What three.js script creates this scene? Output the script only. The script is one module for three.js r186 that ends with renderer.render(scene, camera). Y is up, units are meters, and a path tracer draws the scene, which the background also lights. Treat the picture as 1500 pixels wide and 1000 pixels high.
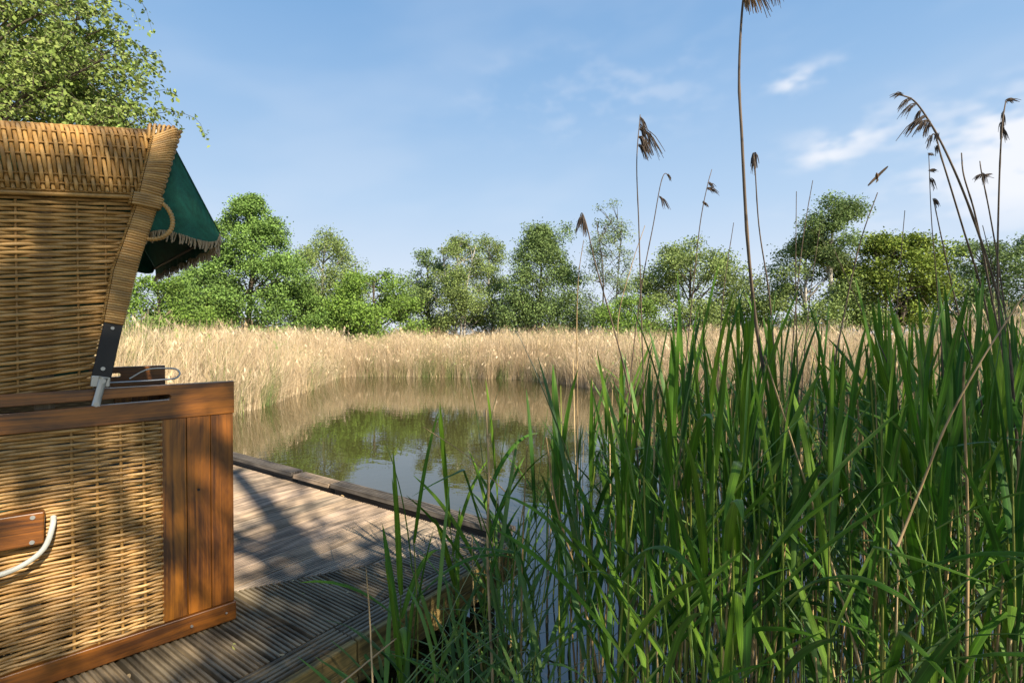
import * as THREE from 'three';
import { mergeGeometries } from 'three/addons/utils/BufferGeometryUtils.js';
import { RoundedBoxGeometry } from 'three/addons/geometries/RoundedBoxGeometry.js';
import { ImprovedNoise } from 'three/addons/math/ImprovedNoise.js';

// ---------------------------------------------------------------- camera, sky, sun, exposure
const F = 750, HORIZON = 489, EYE = 1.27, PITCH = Math.atan((500 - HORIZON) / F);
const scene = new THREE.Scene();
const camera = new THREE.PerspectiveCamera(2 * Math.atan(500 / F) * 180 / Math.PI, 1.5, 0.05, 3000);
camera.position.set(0, EYE, 0);
camera.rotation.x = -PITCH;
camera.updateMatrixWorld(true);
const renderer = new THREE.WebGLRenderer({ antialias: true });
renderer.toneMapping = THREE.LinearToneMapping;
renderer.toneMappingExposure = 2.2;
renderer.shadowMap.enabled = true;
const SUN = new THREE.Vector3(0.497, 0.588, 0.638).normalize();   // towards the sun: behind the photographer, to one side
const sun = new THREE.DirectionalLight(new THREE.Color().setRGB(1, 0.87, 0.68), 4.9);
sun.position.copy(SUN).multiplyScalar(60);
sun.castShadow = true;
sun.shadow.camera.left = sun.shadow.camera.bottom = -40; sun.shadow.camera.right = sun.shadow.camera.top = 40;
sun.shadow.camera.far = 160; sun.shadow.mapSize.set(4096, 4096); sun.shadow.radius = 1;
scene.add(sun, sun.target);

// ---------------------------------------------------------------- helpers
let seed = 7;
const srand = (s) => { seed = s >>> 0; };
function rnd() { seed = (seed + 0x6D2B79F5) >>> 0; let t = seed; t = Math.imul(t ^ (t >>> 15), t | 1); t ^= t + Math.imul(t ^ (t >>> 7), t | 61); return ((t ^ (t >>> 14)) >>> 0) / 4294967296; }
const rr = (a, b) => a + (b - a) * rnd();
const pick = (a) => a[Math.floor(rnd() * a.length)];
const gauss = () => (rnd() + rnd() + rnd() + rnd() - 2) * 0.9;
const V = (x, y, z) => new THREE.Vector3(x, y, z);
const lerp = (a, b, t) => a + (b - a) * t;
const clamp = (x, a = 0, b = 1) => Math.min(b, Math.max(a, x));
const smooth = (a, b, x) => { const t = clamp((x - a) / (b - a)); return t * t * (3 - 2 * t); };
const noise = new ImprovedNoise();
const fbm = (x, y, z, o = 5) => { let s = 0, a = 0.5; for (let i = 0; i < o; i++) { s += a * noise.noise(x, y, z); x *= 2.03; y *= 2.03; z *= 2.03; a *= 0.5; } return s; };
const lin = (r, g, b) => new THREE.Color().setRGB(r, g, b);
const hex = (r, g, b) => new THREE.Color().setRGB(r / 255, g / 255, b / 255, THREE.SRGBColorSpace);
function ray(px, py) { return V((px - 750) / F, -(py - 500) / F, -1).applyEuler(camera.rotation); }
const onPlane = (px, py, y) => { const d = ray(px, py); return camera.position.clone().addScaledVector(d, (y - EYE) / d.y); };
const atDepth = (px, py, depth) => { const d = ray(px, py); return camera.position.clone().addScaledVector(d, depth / -d.z); };
const taken = {};
const numbered = (n) => { const k = taken[n] = (taken[n] ?? -1) + 1; return k ? `${n}_${String(k).padStart(3, '0')}` : n; };
function part(name, geo, mat, parent) { const m = new THREE.Mesh(geo, mat); m.name = name; m.castShadow = m.receiveShadow = true; parent.add(m); return m; }
function thing(name, label, category, group, obj = new THREE.Group()) {
  obj.name = numbered(name); obj.userData = { label, category }; if (group) obj.userData.group = group;
  obj.castShadow = obj.receiveShadow = true; scene.add(obj); return obj;
}
function setting(name, geo, mat, kind = 'structure', label, category) {
  const m = new THREE.Mesh(geo, mat); m.name = name; m.userData = { kind }; if (label) m.userData.label = label; if (category) m.userData.category = category;
  m.castShadow = m.receiveShadow = true; scene.add(m); return m;
}
function geom(pos, idx, uv, col) {
  const g = new THREE.BufferGeometry();
  g.setAttribute('position', new THREE.BufferAttribute(pos instanceof Float32Array ? pos : new Float32Array(pos), 3));
  if (uv) g.setAttribute('uv', new THREE.BufferAttribute(new Float32Array(uv), 2));
  if (col) g.setAttribute('color', new THREE.BufferAttribute(col instanceof Float32Array ? col : new Float32Array(col), 3));
  g.setIndex(idx instanceof Uint32Array ? new THREE.BufferAttribute(idx, 1) : idx); g.computeVertexNormals(); return g;
}
// a tube through points; radius r(t), cross-section stretched by sy along the second axis
function tube(pts, r, radial = 6, opt = {}) {
  const n = pts.length, pos = [], uv = [], idx = [], rf = typeof r === 'function' ? r : () => r;
  let T = V(), N = V(), B = V(), len = 0, prev = null;
  const up = opt.up ?? V(0, 0, 1);
  for (let i = 0; i < n; i++) {
    T.subVectors(pts[Math.min(n - 1, i + 1)], pts[Math.max(0, i - 1)]).normalize();
    if (!prev) { N.copy(up).addScaledVector(T, -up.dot(T)); if (N.lengthSq() < 1e-4) N.set(1, 0, 0).addScaledVector(T, -T.x); N.normalize(); }
    else { N.copy(prev).addScaledVector(T, -prev.dot(T)).normalize(); }
    prev = N.clone(); B.crossVectors(T, N);
    if (i) len += pts[i].distanceTo(pts[i - 1]);
    const R = rf(i / (n - 1), i);
    for (let k = 0; k <= radial; k++) {
      const a = k / radial * Math.PI * 2, c = Math.cos(a) * R * (opt.sx ?? 1), s = Math.sin(a) * R * (opt.sy ?? 1);
      pos.push(pts[i].x + N.x * c + B.x * s, pts[i].y + N.y * c + B.y * s, pts[i].z + N.z * c + B.z * s);
      uv.push(k / radial, len);
    }
  }
  const w = radial + 1;
  for (let i = 0; i < n - 1; i++) for (let k = 0; k < radial; k++) { const a = i * w + k; idx.push(a, a + w, a + 1, a + 1, a + w, a + w + 1); }
  if (opt.caps !== false) for (const e of [0, n - 1]) {
    const c = pos.length / 3; pos.push(pts[e].x, pts[e].y, pts[e].z); uv.push(0.5, 0);
    for (let k = 0; k < radial; k++) e ? idx.push(c, e * w + k, e * w + k + 1) : idx.push(c, k + 1, k);
  }
  return geom(pos, idx, uv);
}
const spline = (pts, n, closed = false) => new THREE.CatmullRomCurve3(pts, closed, 'centripetal').getPoints(n);
// colour texture from a function (u, v) -> [r, g, b] in linear light
function tex(w, h, fn, srgb = true) {
  const d = new Uint8Array(w * h * 4), e = (x) => { x = clamp(x); return 255 * (srgb ? (x <= 0.0031308 ? 12.92 * x : 1.055 * x ** (1 / 2.4) - 0.055) : x); };
  for (let j = 0; j < h; j++) for (let i = 0; i < w; i++) { const c = fn(i / w, j / h), k = (j * w + i) * 4; d[k] = e(c[0]); d[k + 1] = e(c[1]); d[k + 2] = e(c[2]); d[k + 3] = 255; }
  const t = new THREE.DataTexture(d, w, h); t.wrapS = t.wrapT = THREE.RepeatWrapping; t.magFilter = THREE.LinearFilter; t.minFilter = THREE.LinearMipmapLinearFilter; t.generateMipmaps = true;
  if (srgb) t.colorSpace = THREE.SRGBColorSpace; t.needsUpdate = true; return t;
}
// noise that repeats every unit in u and v
const tileN = (u, v, fu, fv, s) => { const a = u * Math.PI * 2, b = v * Math.PI * 2, k = 1 / (2 * Math.PI); return noise.noise(Math.cos(a) * fu * k + s, Math.sin(a) * fu * k + Math.cos(b) * fv * k, Math.sin(b) * fv * k - s * 0.7); };

// ---------------------------------------------------------------- sky
{
  const SKY = 0.505, W = 2048, H = 1024, data = new Float32Array(W * H * 4);
  const stops = [[0, 222, 229, 238], [6, 208, 222, 239], [14, 177, 204, 233], [24, 146, 183, 223], [34, 118, 163, 211], [50, 98, 146, 202], [90, 76, 124, 188]].map(([e, ...c]) => [e, hex(...c)]);
  // cumulus scraps as [azimuth, elevation, width, height, strength]; those in view as photographed, others of the same kind all round
  const puffs = [];
  const put = (px, py, w, h, k) => { const d = ray(px, py).normalize(); puffs.push([Math.atan2(d.x, -d.z), Math.asin(d.y), w / F, h / F, k]); };
  put(1168, 117, 26, 11, 0.9); put(1215, 95, 26, 12, 0.3); put(1245, 205, 48, 15, 0.75); put(1212, 228, 36, 11, 0.8); put(1310, 190, 42, 26, 0.5); put(1480, 195, 62, 36, 1); put(1505, 245, 80, 45, 1); put(1450, 215, 50, 26, 0.8); put(1440, 130, 60, 12, 0.25); put(1385, 160, 40, 16, 0.4); put(880, 140, 150, 45, 0.22); put(1420, 290, 120, 26, 0.45); put(1400, 225, 60, 24, 0.4);
  srand(91); for (let i = 0; i < 46; i++) { let a = rr(-Math.PI, Math.PI); if (Math.abs(a) < 0.82) continue; puffs.push([a, rr(0.1, 0.7), rr(0.03, 0.13), rr(0.014, 0.05), rr(0.3, 0.9)]); }
  const c = new THREE.Color(), cloud = hex(236, 239, 246);
  for (let j = 0; j < H; j++) {
    const el = (j + 0.5) / H * Math.PI - Math.PI / 2, deg = Math.max(0, el * 180 / Math.PI);
    let k = 0; while (k < stops.length - 2 && deg > stops[k + 1][0]) k++;
    const t = clamp((deg - stops[k][0]) / (stops[k + 1][0] - stops[k][0]));
    for (let i = 0; i < W; i++) {
      const th = ((i + 0.5) / W - 0.5) * Math.PI * 2, x = Math.cos(th) * Math.cos(el), z = Math.sin(th) * Math.cos(el), y = Math.sin(el);
      c.copy(stops[k][1]).lerp(stops[k + 1][1], t);
      if (el > -0.02) {
        const az = Math.atan2(x, -z), n = fbm(x * 9, y * 22, z * 9, 5), n2 = fbm(x * 26 + 5, y * 60, z * 26, 4);
        let d = 0;
        for (const [pa, pe, w, h, s] of puffs) { let da = Math.abs(az - pa); if (da > Math.PI) da = 2 * Math.PI - da; const q = (da / w) ** 2 + ((el - pe) / h) ** 2; if (q < 9) d = Math.max(d, s * Math.exp(-q * 0.7)); }
        const m = d * smooth(-0.28, 0.42, n * 1.1 + n2 * 0.7 + (d - 0.35) * 0.6);
        const veil = 0.11 * smooth(0.0, 0.5, fbm(x * 2.2 + y * 3 + 3, y * 7 - x * 2, z * 2.2, 4) + 0.12);
        c.lerp(cloud, clamp(m * 1.1 + veil, 0, 0.95));
        const g = Math.max(0, x * SUN.x + y * SUN.y + z * SUN.z), glow = 0.7 * g ** 24 + 0.12 * g ** 4;
        c.r += glow; c.g += glow * 0.95; c.b += glow * 0.85;
      }
      const o = (j * W + i) * 4; data[o] = c.r * SKY; data[o + 1] = c.g * SKY; data[o + 2] = c.b * SKY; data[o + 3] = 1;
    }
  }
  const t = new THREE.DataTexture(data, W, H, THREE.RGBAFormat, THREE.FloatType);
  t.mapping = THREE.EquirectangularReflectionMapping; t.magFilter = THREE.LinearFilter; t.minFilter = THREE.LinearFilter; t.needsUpdate = true;
  scene.background = t; scene.environment = t;
}

// ---------------------------------------------------------------- pond, land
const shore = spline([[-5.05, -15.3], [-4.8, -11], [-4.6, -8.7], [-4.6, -6.2], [-4.5, -4.9], [-3.7, -3.2], [-2.7, -1.2], [-1.2, 0.3], [0.4, 1.0], [4, 1.0], [9, 0.4], [11, -3], [8.6, -6.6], [5.6, -8.2], [3.6, -9.9], [2.1, -11.9], [1.1, -13.5], [-1, -14.9], [-3, -15.3]].map(([x, z]) => V(x, 0, z)), 150, true).slice(0, -1);
function inPond(x, z) {     // signed distance, positive inside the pond
  let best = 1e9, inside = false;
  for (let i = 0, j = shore.length - 1; i < shore.length; j = i++) {
    const a = shore[j], b = shore[i], dx = b.x - a.x, dz = b.z - a.z, t = clamp(((x - a.x) * dx + (z - a.z) * dz) / (dx * dx + dz * dz)), ex = a.x + dx * t - x, ez = a.z + dz * t - z;
    best = Math.min(best, ex * ex + ez * ez);
    if ((a.z > z) !== (b.z > z) && x < dx * (z - a.z) / dz + a.x) inside = !inside;
  }
  return (inside ? 1 : -1) * Math.sqrt(best);
}
function landY(x, z) {
  const far = Math.abs(x) > 45 || z < -55 || z > 30;
  const d = far ? -20 : inPond(x, z);
  const bank = d > 0 ? -Math.min(0.75, d * 0.45) : Math.min(0.16, -d * 0.28) + smooth(1, 12, -d) * 0.12;
  return bank + (far ? 0 : 0.05 * noise.noise(x * 0.6, 1.7, z * 0.6) * (d > 0 ? 1 : 1)) - (far ? 0.05 : 0);
}
{
  const axis = (lo, hi, a, b) => { const o = []; for (let i = 0, x = lo; x <= hi; x += 0.4) o.push(x); for (let s = 0.6, x = lo - 0.6; x > a; s *= 1.3, x -= s) o.unshift(x); for (let s = 0.6, x = hi + 0.6; x < b; s *= 1.3, x += s) o.push(x); return o; };
  const xs = axis(-12, 14, -900, 900), zs = axis(-20, 6, -1200, 500), pos = [], uv = [], idx = [];
  for (const z of zs) for (const x of xs) { pos.push(x, landY(x, z), z); uv.push(x / 3, z / 3); }
  for (let j = 0; j < zs.length - 1; j++) for (let i = 0; i < xs.length - 1; i++) { const a = j * xs.length + i, b = a + xs.length; idx.push(a, b, a + 1, a + 1, b, b + 1); }
  const soil = tex(256, 256, (u, v) => { const n = tileN(u, v, 22, 22, 3) + 0.6 * tileN(u, v, 70, 70, 9), m = tileN(u, v, 8, 8, 5); const k = clamp(0.5 + n * 0.6), g = clamp(0.5 + m); return [lerp(0.10, 0.20, k) * lerp(1, 0.75, g), lerp(0.09, 0.16, k), lerp(0.035, 0.06, k)]; });
  setting('ground', geom(pos, idx, uv), new THREE.MeshStandardMaterial({ map: soil, roughness: 1 }));
}
{
  const sh = new THREE.Shape(shore.map((p) => { const c = V(1.5, 0, -7), d = p.clone().sub(c); d.multiplyScalar(1 + 0.35 / d.length()); return new THREE.Vector2(c.x + d.x, -(c.z + d.z)); }));
  const g = new THREE.ShapeGeometry(sh); g.rotateX(-Math.PI / 2);
  const uv = g.attributes.position, u2 = []; for (let i = 0; i < uv.count; i++) u2.push(uv.getX(i) / 2.4, uv.getZ(i) / 2.4); g.setAttribute('uv', new THREE.Float32BufferAttribute(u2, 2));
  const rip = tex(512, 512, (u, v) => { const n = 0.5 + 0.5 * tileN(u, v, 14, 20, 1) + 0.22 * tileN(u, v, 40, 60, 4); return [n, n, n]; }, false);
  const m = new THREE.MeshPhysicalMaterial({ color: lin(0.046, 0.040, 0.014), roughness: 0.01, ior: 2.1, bumpMap: rip, bumpScale: 0.0007 });
  setting('water', g, m);
}

// ---------------------------------------------------------------- materials shared by the wooden and woven things
const woodTex = (a, b, s, knots = 0) => tex(256, 512, (u, v) => {
  const w = tileN(u, v, 5, 3, s) * 0.9, g = tileN(u + w * 0.02, v, 90, 3, s + 2) * 0.55 + tileN(u + w * 0.03, v, 30, 2, s + 5) * 0.6 + tileN(u, v, 8, 6, s + 8) * 0.9 + tileN(u, v, 4, 5, s + 15) * 0.7 + tileN(u, v, 40, 40, s + 3) * 0.25;
  const k = clamp(0.5 + g * 0.75); return [lerp(a[0], b[0], k), lerp(a[1], b[1], k), lerp(a[2], b[2], k)];
});
const stained = [0, 1, 2].map((i) => { const t = woodTex([0.06, 0.019, 0.003], [[0.29, 0.098, 0.008], [0.34, 0.122, 0.009], [0.24, 0.08, 0.007]][i], 11 + i * 7); return new THREE.MeshPhysicalMaterial({ map: t, bumpMap: t, bumpScale: 0.0006, roughness: 0.42, clearcoat: 0.35, clearcoatRoughness: 0.3 }); });
const weathered = [0, 1, 2, 3].map((i) => { const t = woodTex([[0.15, 0.118, 0.086], [0.17, 0.13, 0.094], [0.13, 0.108, 0.082], [0.16, 0.122, 0.082]][i], [[0.42, 0.325, 0.235], [0.46, 0.35, 0.26], [0.38, 0.30, 0.22], [0.44, 0.33, 0.23]][i], 31 + i * 5); return new THREE.MeshStandardMaterial({ map: t, bumpMap: t, bumpScale: 0.001, roughness: 0.85 }); });
const dampWood = [0, 1, 2].map((i) => { const t = woodTex([0.075, 0.058, 0.034], [[0.25, 0.20, 0.125], [0.28, 0.215, 0.13], [0.22, 0.18, 0.12]][i], 131 + i * 9); return new THREE.MeshStandardMaterial({ map: t, bumpMap: t, bumpScale: 0.001, roughness: 0.75 }); });
const algaeWood = (() => { const t = woodTex([0.10, 0.07, 0.022], [0.32, 0.225, 0.075], 57); return new THREE.MeshStandardMaterial({ map: t, bumpMap: t, bumpScale: 0.001, roughness: 0.85 }); })();
const darkWood = (() => { const t = woodTex([0.10, 0.075, 0.05], [0.26, 0.195, 0.13], 77); return new THREE.MeshStandardMaterial({ map: t, roughness: 0.9 }); })();
const rattan = [[0.40, 0.23, 0.070], [0.46, 0.27, 0.088], [0.34, 0.19, 0.056], [0.43, 0.26, 0.092], [0.38, 0.205, 0.056]].map((c, i) => {
  const t = tex(16, 256, (u, v) => { const k = 0.9 + 0.22 * tileN(u, v, 5, 60, i * 3 + 1) + 0.35 * tileN(u, v, 2, 9, i); return c.map((x) => x * clamp(k, 0.45, 1.3)); });
  t.repeat.set(1, 3); return new THREE.MeshPhysicalMaterial({ map: t, roughness: 0.5 });
});
const battenWood = (() => { const t = woodTex([0.08, 0.062, 0.04], [0.20, 0.155, 0.10], 87); return new THREE.MeshStandardMaterial({ map: t, roughness: 0.9 }); })();
const greyWood = (() => { const t = woodTex([0.05, 0.043, 0.036], [0.15, 0.13, 0.108], 93); return new THREE.MeshStandardMaterial({ map: t, bumpMap: t, bumpScale: 0.001, roughness: 0.85 }); })();
const metal = new THREE.MeshStandardMaterial({ color: lin(0.42, 0.43, 0.42), metalness: 0.75, roughness: 0.42 });
const blackPlastic = new THREE.MeshStandardMaterial({ color: lin(0.008, 0.008, 0.009), roughness: 0.6 });
// a box with uv in metres along its longest side
function board(sx, sy, sz, r = 0.003, off = rnd()) {
  const g = new RoundedBoxGeometry(sx, sy, sz, 1, Math.min(r, sx / 3, sy / 3, sz / 3)), p = g.attributes.position, n = g.attributes.normal, uv = g.attributes.uv;
  const long = sx >= sy && sx >= sz ? 0 : sy >= sz ? 1 : 2, o = [0, 1, 2].filter((k) => k !== long);
  for (let i = 0; i < p.count; i++) { const c = [p.getX(i), p.getY(i), p.getZ(i)], nn = [n.getX(i), n.getY(i), n.getZ(i)]; const across = Math.abs(nn[o[0]]) > 0.7 ? c[o[1]] : c[o[0]]; uv.setXY(i, across / 0.22 + off, c[long] / 0.8 + off * 3); }
  return g;
}

// ---------------------------------------------------------------- wooden deck
const DECK = 0.30, O = V(-0.09, DECK, -2.39), E1 = V(0.8187, 0, 0.5742), E2 = V(0.5742, 0, -0.8187);
const deckPt = (a, b, y = DECK) => V(O.x + E1.x * a + E2.x * b, y, O.z + E1.z * a + E2.z * b);
const deckAB = (x, z) => [(x - O.x) * E1.x + (z - O.z) * E1.z, (x - O.x) * E2.x + (z - O.z) * E2.z];
const jointA = (b) => 0.56 * b + 0.005, jointB = (a) => (a - 0.005) / 0.56;
// grooved plank: profile across [v0, v1] with ridges; ends are functions of v; along = unit run direction
function groovedPlank(along, v0, v1, u0, u1, ridges, thick, y0) {
  const prof = [], w = (v1 - v0) / ridges, gd = 0.009;
  prof.push([v0, -thick]);
  for (let i = 0; i < ridges; i++) { const s = v0 + i * w; prof.push([s + w * 0.19, -gd], [s + w * 0.23, -0.0012], [s + w * 0.29, 0], [s + w * 0.71, 0], [s + w * 0.77, -0.0012], [s + w * 0.81, -gd]); }
  prof.push([v1, -thick]);
  const pos = [], uv = [], idx = [], n = prof.length, off = rnd(), segs = 3;
  for (let s = 0; s <= segs; s++) for (const [v, y] of prof) {
    const u = lerp(u0(v), u1(v), s / segs), p = along === 'b' ? deckPt(v, u, y0 + y) : deckPt(u, v, y0 + y);
    pos.push(p.x, p.y, p.z); uv.push(v / 0.25 + off, u / 0.9 + off * 5);
  }
  for (let s = 0; s < segs; s++) for (let i = 0; i < n - 1; i++) { const a = s * n + i, b = a + n; along === 'b' ? idx.push(a, a + 1, b, a + 1, b + 1, b) : idx.push(a, b, a + 1, a + 1, b, b + 1); }
  for (const e of [0, segs]) { const c = e * n; for (let i = 1; i < n - 1; i++) idx.push(c, c + i, c + i + 1); }
  const g = geom(pos, idx, uv).toNonIndexed(); g.computeVertexNormals(); return g;
}
srand(5);
const deck = thing('wooden_deck', 'weathered grey wooden deck of grooved planks with a raised edge at the pond', 'deck');
const PW = 0.128, GAP = 0.006, LIM = -3.3;
for (let k = 0; k < 24; k++) {      // planks that run to the beam at the reeds
  const b1 = -k * (PW + GAP) - 0.01, b0 = b1 - PW; if (b0 < LIM) break;
  part('plank', groovedPlank('a', b0, b1, (v) => Math.max(jointA(v) + 0.004, -3), () => -0.006, 8, 0.027, DECK + rr(-0.0012, 0.0012)), pick(dampWood), deck);
}
for (let k = 0; k < 26; k++) {      // planks that run to the raised kerb
  const a1 = -k * (PW + GAP) - 0.01, a0 = a1 - PW;
  part('plank', groovedPlank('b', a0, a1, (v) => Math.max(jointB(v), LIM), () => 0.006, 8, 0.027, DECK + rr(-0.0012, 0.0012)), pick(weathered), deck);
}
for (const [b0, b1] of [[LIM, -0.874], [-0.870, 0.02]]) {       // edge board and its upright facing board
  part('edge_board', groovedPlank('b', 0.0, 0.10, () => b0, () => b1, 5, 0.03, DECK + 0.003), dampWood[b0 < -1 ? 0 : 2], deck);
  const L = b1 - b0, g = board(0.026, 0.135, L, 0.006), m = part('facing_board', g, algaeWood, deck), c = deckPt(0.1135, (b0 + b1) / 2, DECK - 0.0665);
  m.position.copy(c); m.rotation.y = Math.atan2(-E2.x, -E2.z);
  for (const y of [0.03, 0.075]) { const q = part('groove_strip', board(0.006, 0.022, L, 0.002), algaeWood, m); q.position.set(E1.x > 0 ? 0.0145 : -0.0145, -y + 0.02, 0); }
}
for (const [a0, a1, dy] of [[-4.2, -1.685, 0.006], [-1.66, -1.285, -0.002], [-1.262, 0.06, 0.004]]) {   // raised kerb on blocks
  part('kerb_board', groovedPlank('a', 0.012, 0.105, () => a0, () => a1, 5, 0.024, DECK + 0.048 + dy), a0 < -3 || a0 > -1.5 ? greyWood : weathered[3], deck);
  { const m = part('kerb_sleeper', board(a1 - a0 - 0.02, 0.085, 0.055, 0.004), greyWood, deck); m.position.copy(deckPt((a0 + a1) / 2, 0.066, DECK - 0.022)); m.rotation.y = Math.atan2(-E1.z, E1.x); }
}
for (const a of [-0.08, -1.0, -1.9, -2.8]) for (const b of [0.02, -0.9, -1.8, -2.7]) {           // posts and joists below
  const p = deckPt(a, b), m = part('post', board(0.09, 0.95, 0.09, 0.005), darkWood, deck); m.position.set(p.x, DECK - 0.03 - 0.475, p.z); m.rotation.y = Math.atan2(-E1.z, E1.x);
}
for (const b of [0.03, -0.9, -1.8, -2.7]) { const m = part('joist', board(3.0, 0.12, 0.05, 0.004), darkWood, deck), p = deckPt(-1.45, b, DECK - 0.092); m.position.copy(p); m.rotation.y = Math.atan2(-E1.z, E1.x); }

// ---------------------------------------------------------------- roofed wicker beach chair
{
  srand(21);
  const chair = thing('beach_chair', 'roofed wicker beach chair with brown wooden box and green fringed awning on the deck', 'beach chair');
  const C = onPlane(344, 908, DECK); C.y = DECK + 0.002;
  chair.position.copy(C); chair.rotation.y = Math.atan2(0.687, 0.7266);      // x: towards the chair's front, z: towards the camera side
  const WID = 1.22, BACK = -0.92;
  const put = (m, x, y, z, rz = 0) => { m.position.set(x, y, z); m.rotation.z = rz; return m; };
  const rod = (name, a, b, r, mat, parent, rad = 8) => part(name, tube([V(...a), V(...b)], r, rad), mat, parent);
  const screw = (x, y, z, parent, r = 0.006, mat = metal) => { const s = part('screw', new THREE.CylinderGeometry(r, r, 0.004, 12), mat, parent); s.position.set(x, y, z); s.rotation.x = Math.PI / 2; return s; };
  // --- box: side rails with slot, boards, bottom rail, for the two sides
  for (const side of [0, 1]) {
    const z = side ? -WID : 0, s = side ? 1 : -1;       // s: towards the inside of the box from the outer face is -z for the near side
    const zc = z + s * 0.015 * (side ? 1 : 1);
    // top rail: one plank with a slot cut through
    const sh = new THREE.Shape(); sh.moveTo(BACK, 0.704); sh.lineTo(0, 0.704); sh.lineTo(0, 0.807); sh.lineTo(BACK, 0.807); sh.closePath();
    const hole = new THREE.Path(); const sx0 = -0.72, sx1 = -0.186, sy = 0.7705, sr = 0.0105; hole.moveTo(sx0, sy - sr - 0.006); hole.lineTo(sx1, sy - sr); hole.absarc(sx1, sy, sr, -Math.PI / 2, Math.PI / 2, false); hole.lineTo(sx0, sy + sr - 0.006); hole.closePath(); sh.holes.push(hole);
    const g = new THREE.ExtrudeGeometry(sh, { depth: 0.026, bevelEnabled: true, bevelSize: 0.002, bevelThickness: 0.002, bevelSegments: 2, curveSegments: 8 });
    const p = g.attributes.position, uv = []; for (let i = 0; i < p.count; i++) uv.push(p.getY(i) / 0.22 + p.getZ(i), p.getX(i) / 0.8 + side * 0.4); g.setAttribute('uv', new THREE.Float32BufferAttribute(uv, 2));
    put(part('top_rail', g, stained[side ? 2 : 0], chair), 0, 0, side ? -WID : -0.026);
    for (const [x0, x1, k] of [[-0.204, -0.1365, 1], [-0.1355, -0.0685, 0], [-0.0680, -0.001, 2]]) put(part('board', board(x1 - x0, 0.636, 0.022, 0.0025), stained[k], chair), (x0 + x1) / 2, 0.066 + 0.318, z + s * 0.013);
    put(part('board', board(0.07, 0.636, 0.022, 0.0025), stained[1], chair), BACK + 0.036, 0.384, z + s * 0.013);
    put(part('bottom_rail', board(-BACK + 0.004, 0.062, 0.028, 0.004), stained[2], chair), BACK / 2 + 0.001, 0.034, z + s * 0.010 + (side ? -0.002 : 0.002));
  }
  screw(-0.105, 0.465, 0.0035, chair, 0.004, blackPlastic); screw(-0.13, 0.035, 0.016, chair, 0.004); screw(-0.03, 0.04, 0.016, chair, 0.003);
  // front and back of the box, seat
  for (const [x, w] of [[-0.012, 0.66], [BACK + 0.012, 0.66]]) for (let k = 0; k < 5; k++) put(part('board', board(0.022, 0.125, WID - 0.06, 0.003), stained[k % 3], chair), x, 0.07 + 0.065 + k * 0.13, -WID / 2);
  put(part('seat', new RoundedBoxGeometry(0.66, 0.12, WID - 0.08, 3, 0.03), new THREE.MeshStandardMaterial({ color: lin(0.02, 0.06, 0.045), roughness: 0.95 }), chair), -0.5, 0.44, -WID / 2);
  // --- woven panel: strands run along x over and under upright stakes
  function weave(parent, yLo, yHi, x0, x1of, stakes, slope, pitch, amp, flat) {
    const xs = [...stakes].sort((a, b) => a - b), n = Math.floor((yHi - yLo) / pitch);
    for (let k = 0; k < n; k++) {
      const yb = yLo + (k + 0.5) * pitch + rr(-0.0014, 0.0014), xe = x1of(yb), pts = [], ph = rr(0, 6), sag = rr(-0.0022, 0.0022);
      const pass = [x0, ...xs.filter((x) => x > x0 + 0.01 && x < xe - 0.01), xe], q = [];
      for (let i = 0; i < pass.length; i++) {
        const side = (i + k) % 2 ? 1 : -1;
        q.push(V(pass[i], yb + slope * (pass[i] - x1of(yb)) + rr(-0.001, 0.001) + sag * Math.sin(pass[i] * 9 + ph), side * amp));
      }
      const g = tube(spline(q, pass.length * 4), 0.0047, 7, { up: V(0, 0, 1), sx: 0.75, sy: 1.05 });
      part('wicker_strand', g, pick(rattan), parent);
    }
  }
  const stakeSet = (parent, xs, y0, y1, slope = 0) => xs.forEach((x) => rod('stake', [x, y0, 0], [x + slope * (y1 - y0), y1, 0], 0.0042, rattan[2], parent, 6));
  const low = new THREE.Group(); low.name = 'lower_wicker_panel'; chair.add(low); low.position.z = -0.008;
  const lowStakes = []; for (let x = -0.248; x > BACK + 0.08; x -= 0.0555) if (Math.abs(x + 0.501) > 0.035) lowStakes.push(x);
  weave(low, 0.064, 0.706, BACK + 0.07, () => -0.2, [...lowStakes, -0.501], 0, 0.0101, 0.0052);
  stakeSet(low, lowStakes, 0.06, 0.708);
  put(part('batten', board(0.04, 0.64, 0.006, 0.002), battenWood, low), -0.501, 0.385, -0.0135);
  // --- handle: block and bent bar
  { const h = part('handle_block', board(0.165, 0.088, 0.03, 0.005), stained[2], chair); put(h, -0.556, 0.449, 0.018, -0.03);
    screw(0.058, 0.032, 0.0155, h, 0.0055); screw(0.058, -0.034, 0.0155, h, 0.0055);
    const pts = spline([V(-0.455, 0.462, 0.0), V(-0.457, 0.446, 0.022), V(-0.476, 0.392, 0.04), V(-0.52, 0.362, 0.05), V(-0.565, 0.353, 0.052), V(-0.61, 0.364, 0.05), V(-0.652, 0.395, 0.04), V(-0.668, 0.45, 0.02), V(-0.67, 0.466, 0)], 40);
    part('handle_bar', tube(pts, 0.0068, 10), new THREE.MeshStandardMaterial({ color: lin(0.42, 0.43, 0.39), roughness: 0.5 }), chair); }
  // --- hood
  const hood = chair;
  const xIn = (y) => y < 1.15 ? lerp(-0.342, -0.318, (y - 1.0) / 0.15) : y < 1.34 ? lerp(-0.318, -0.264, (y - 1.15) / 0.19) : lerp(-0.264, -0.230, (y - 1.34) / 0.2);
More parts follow.
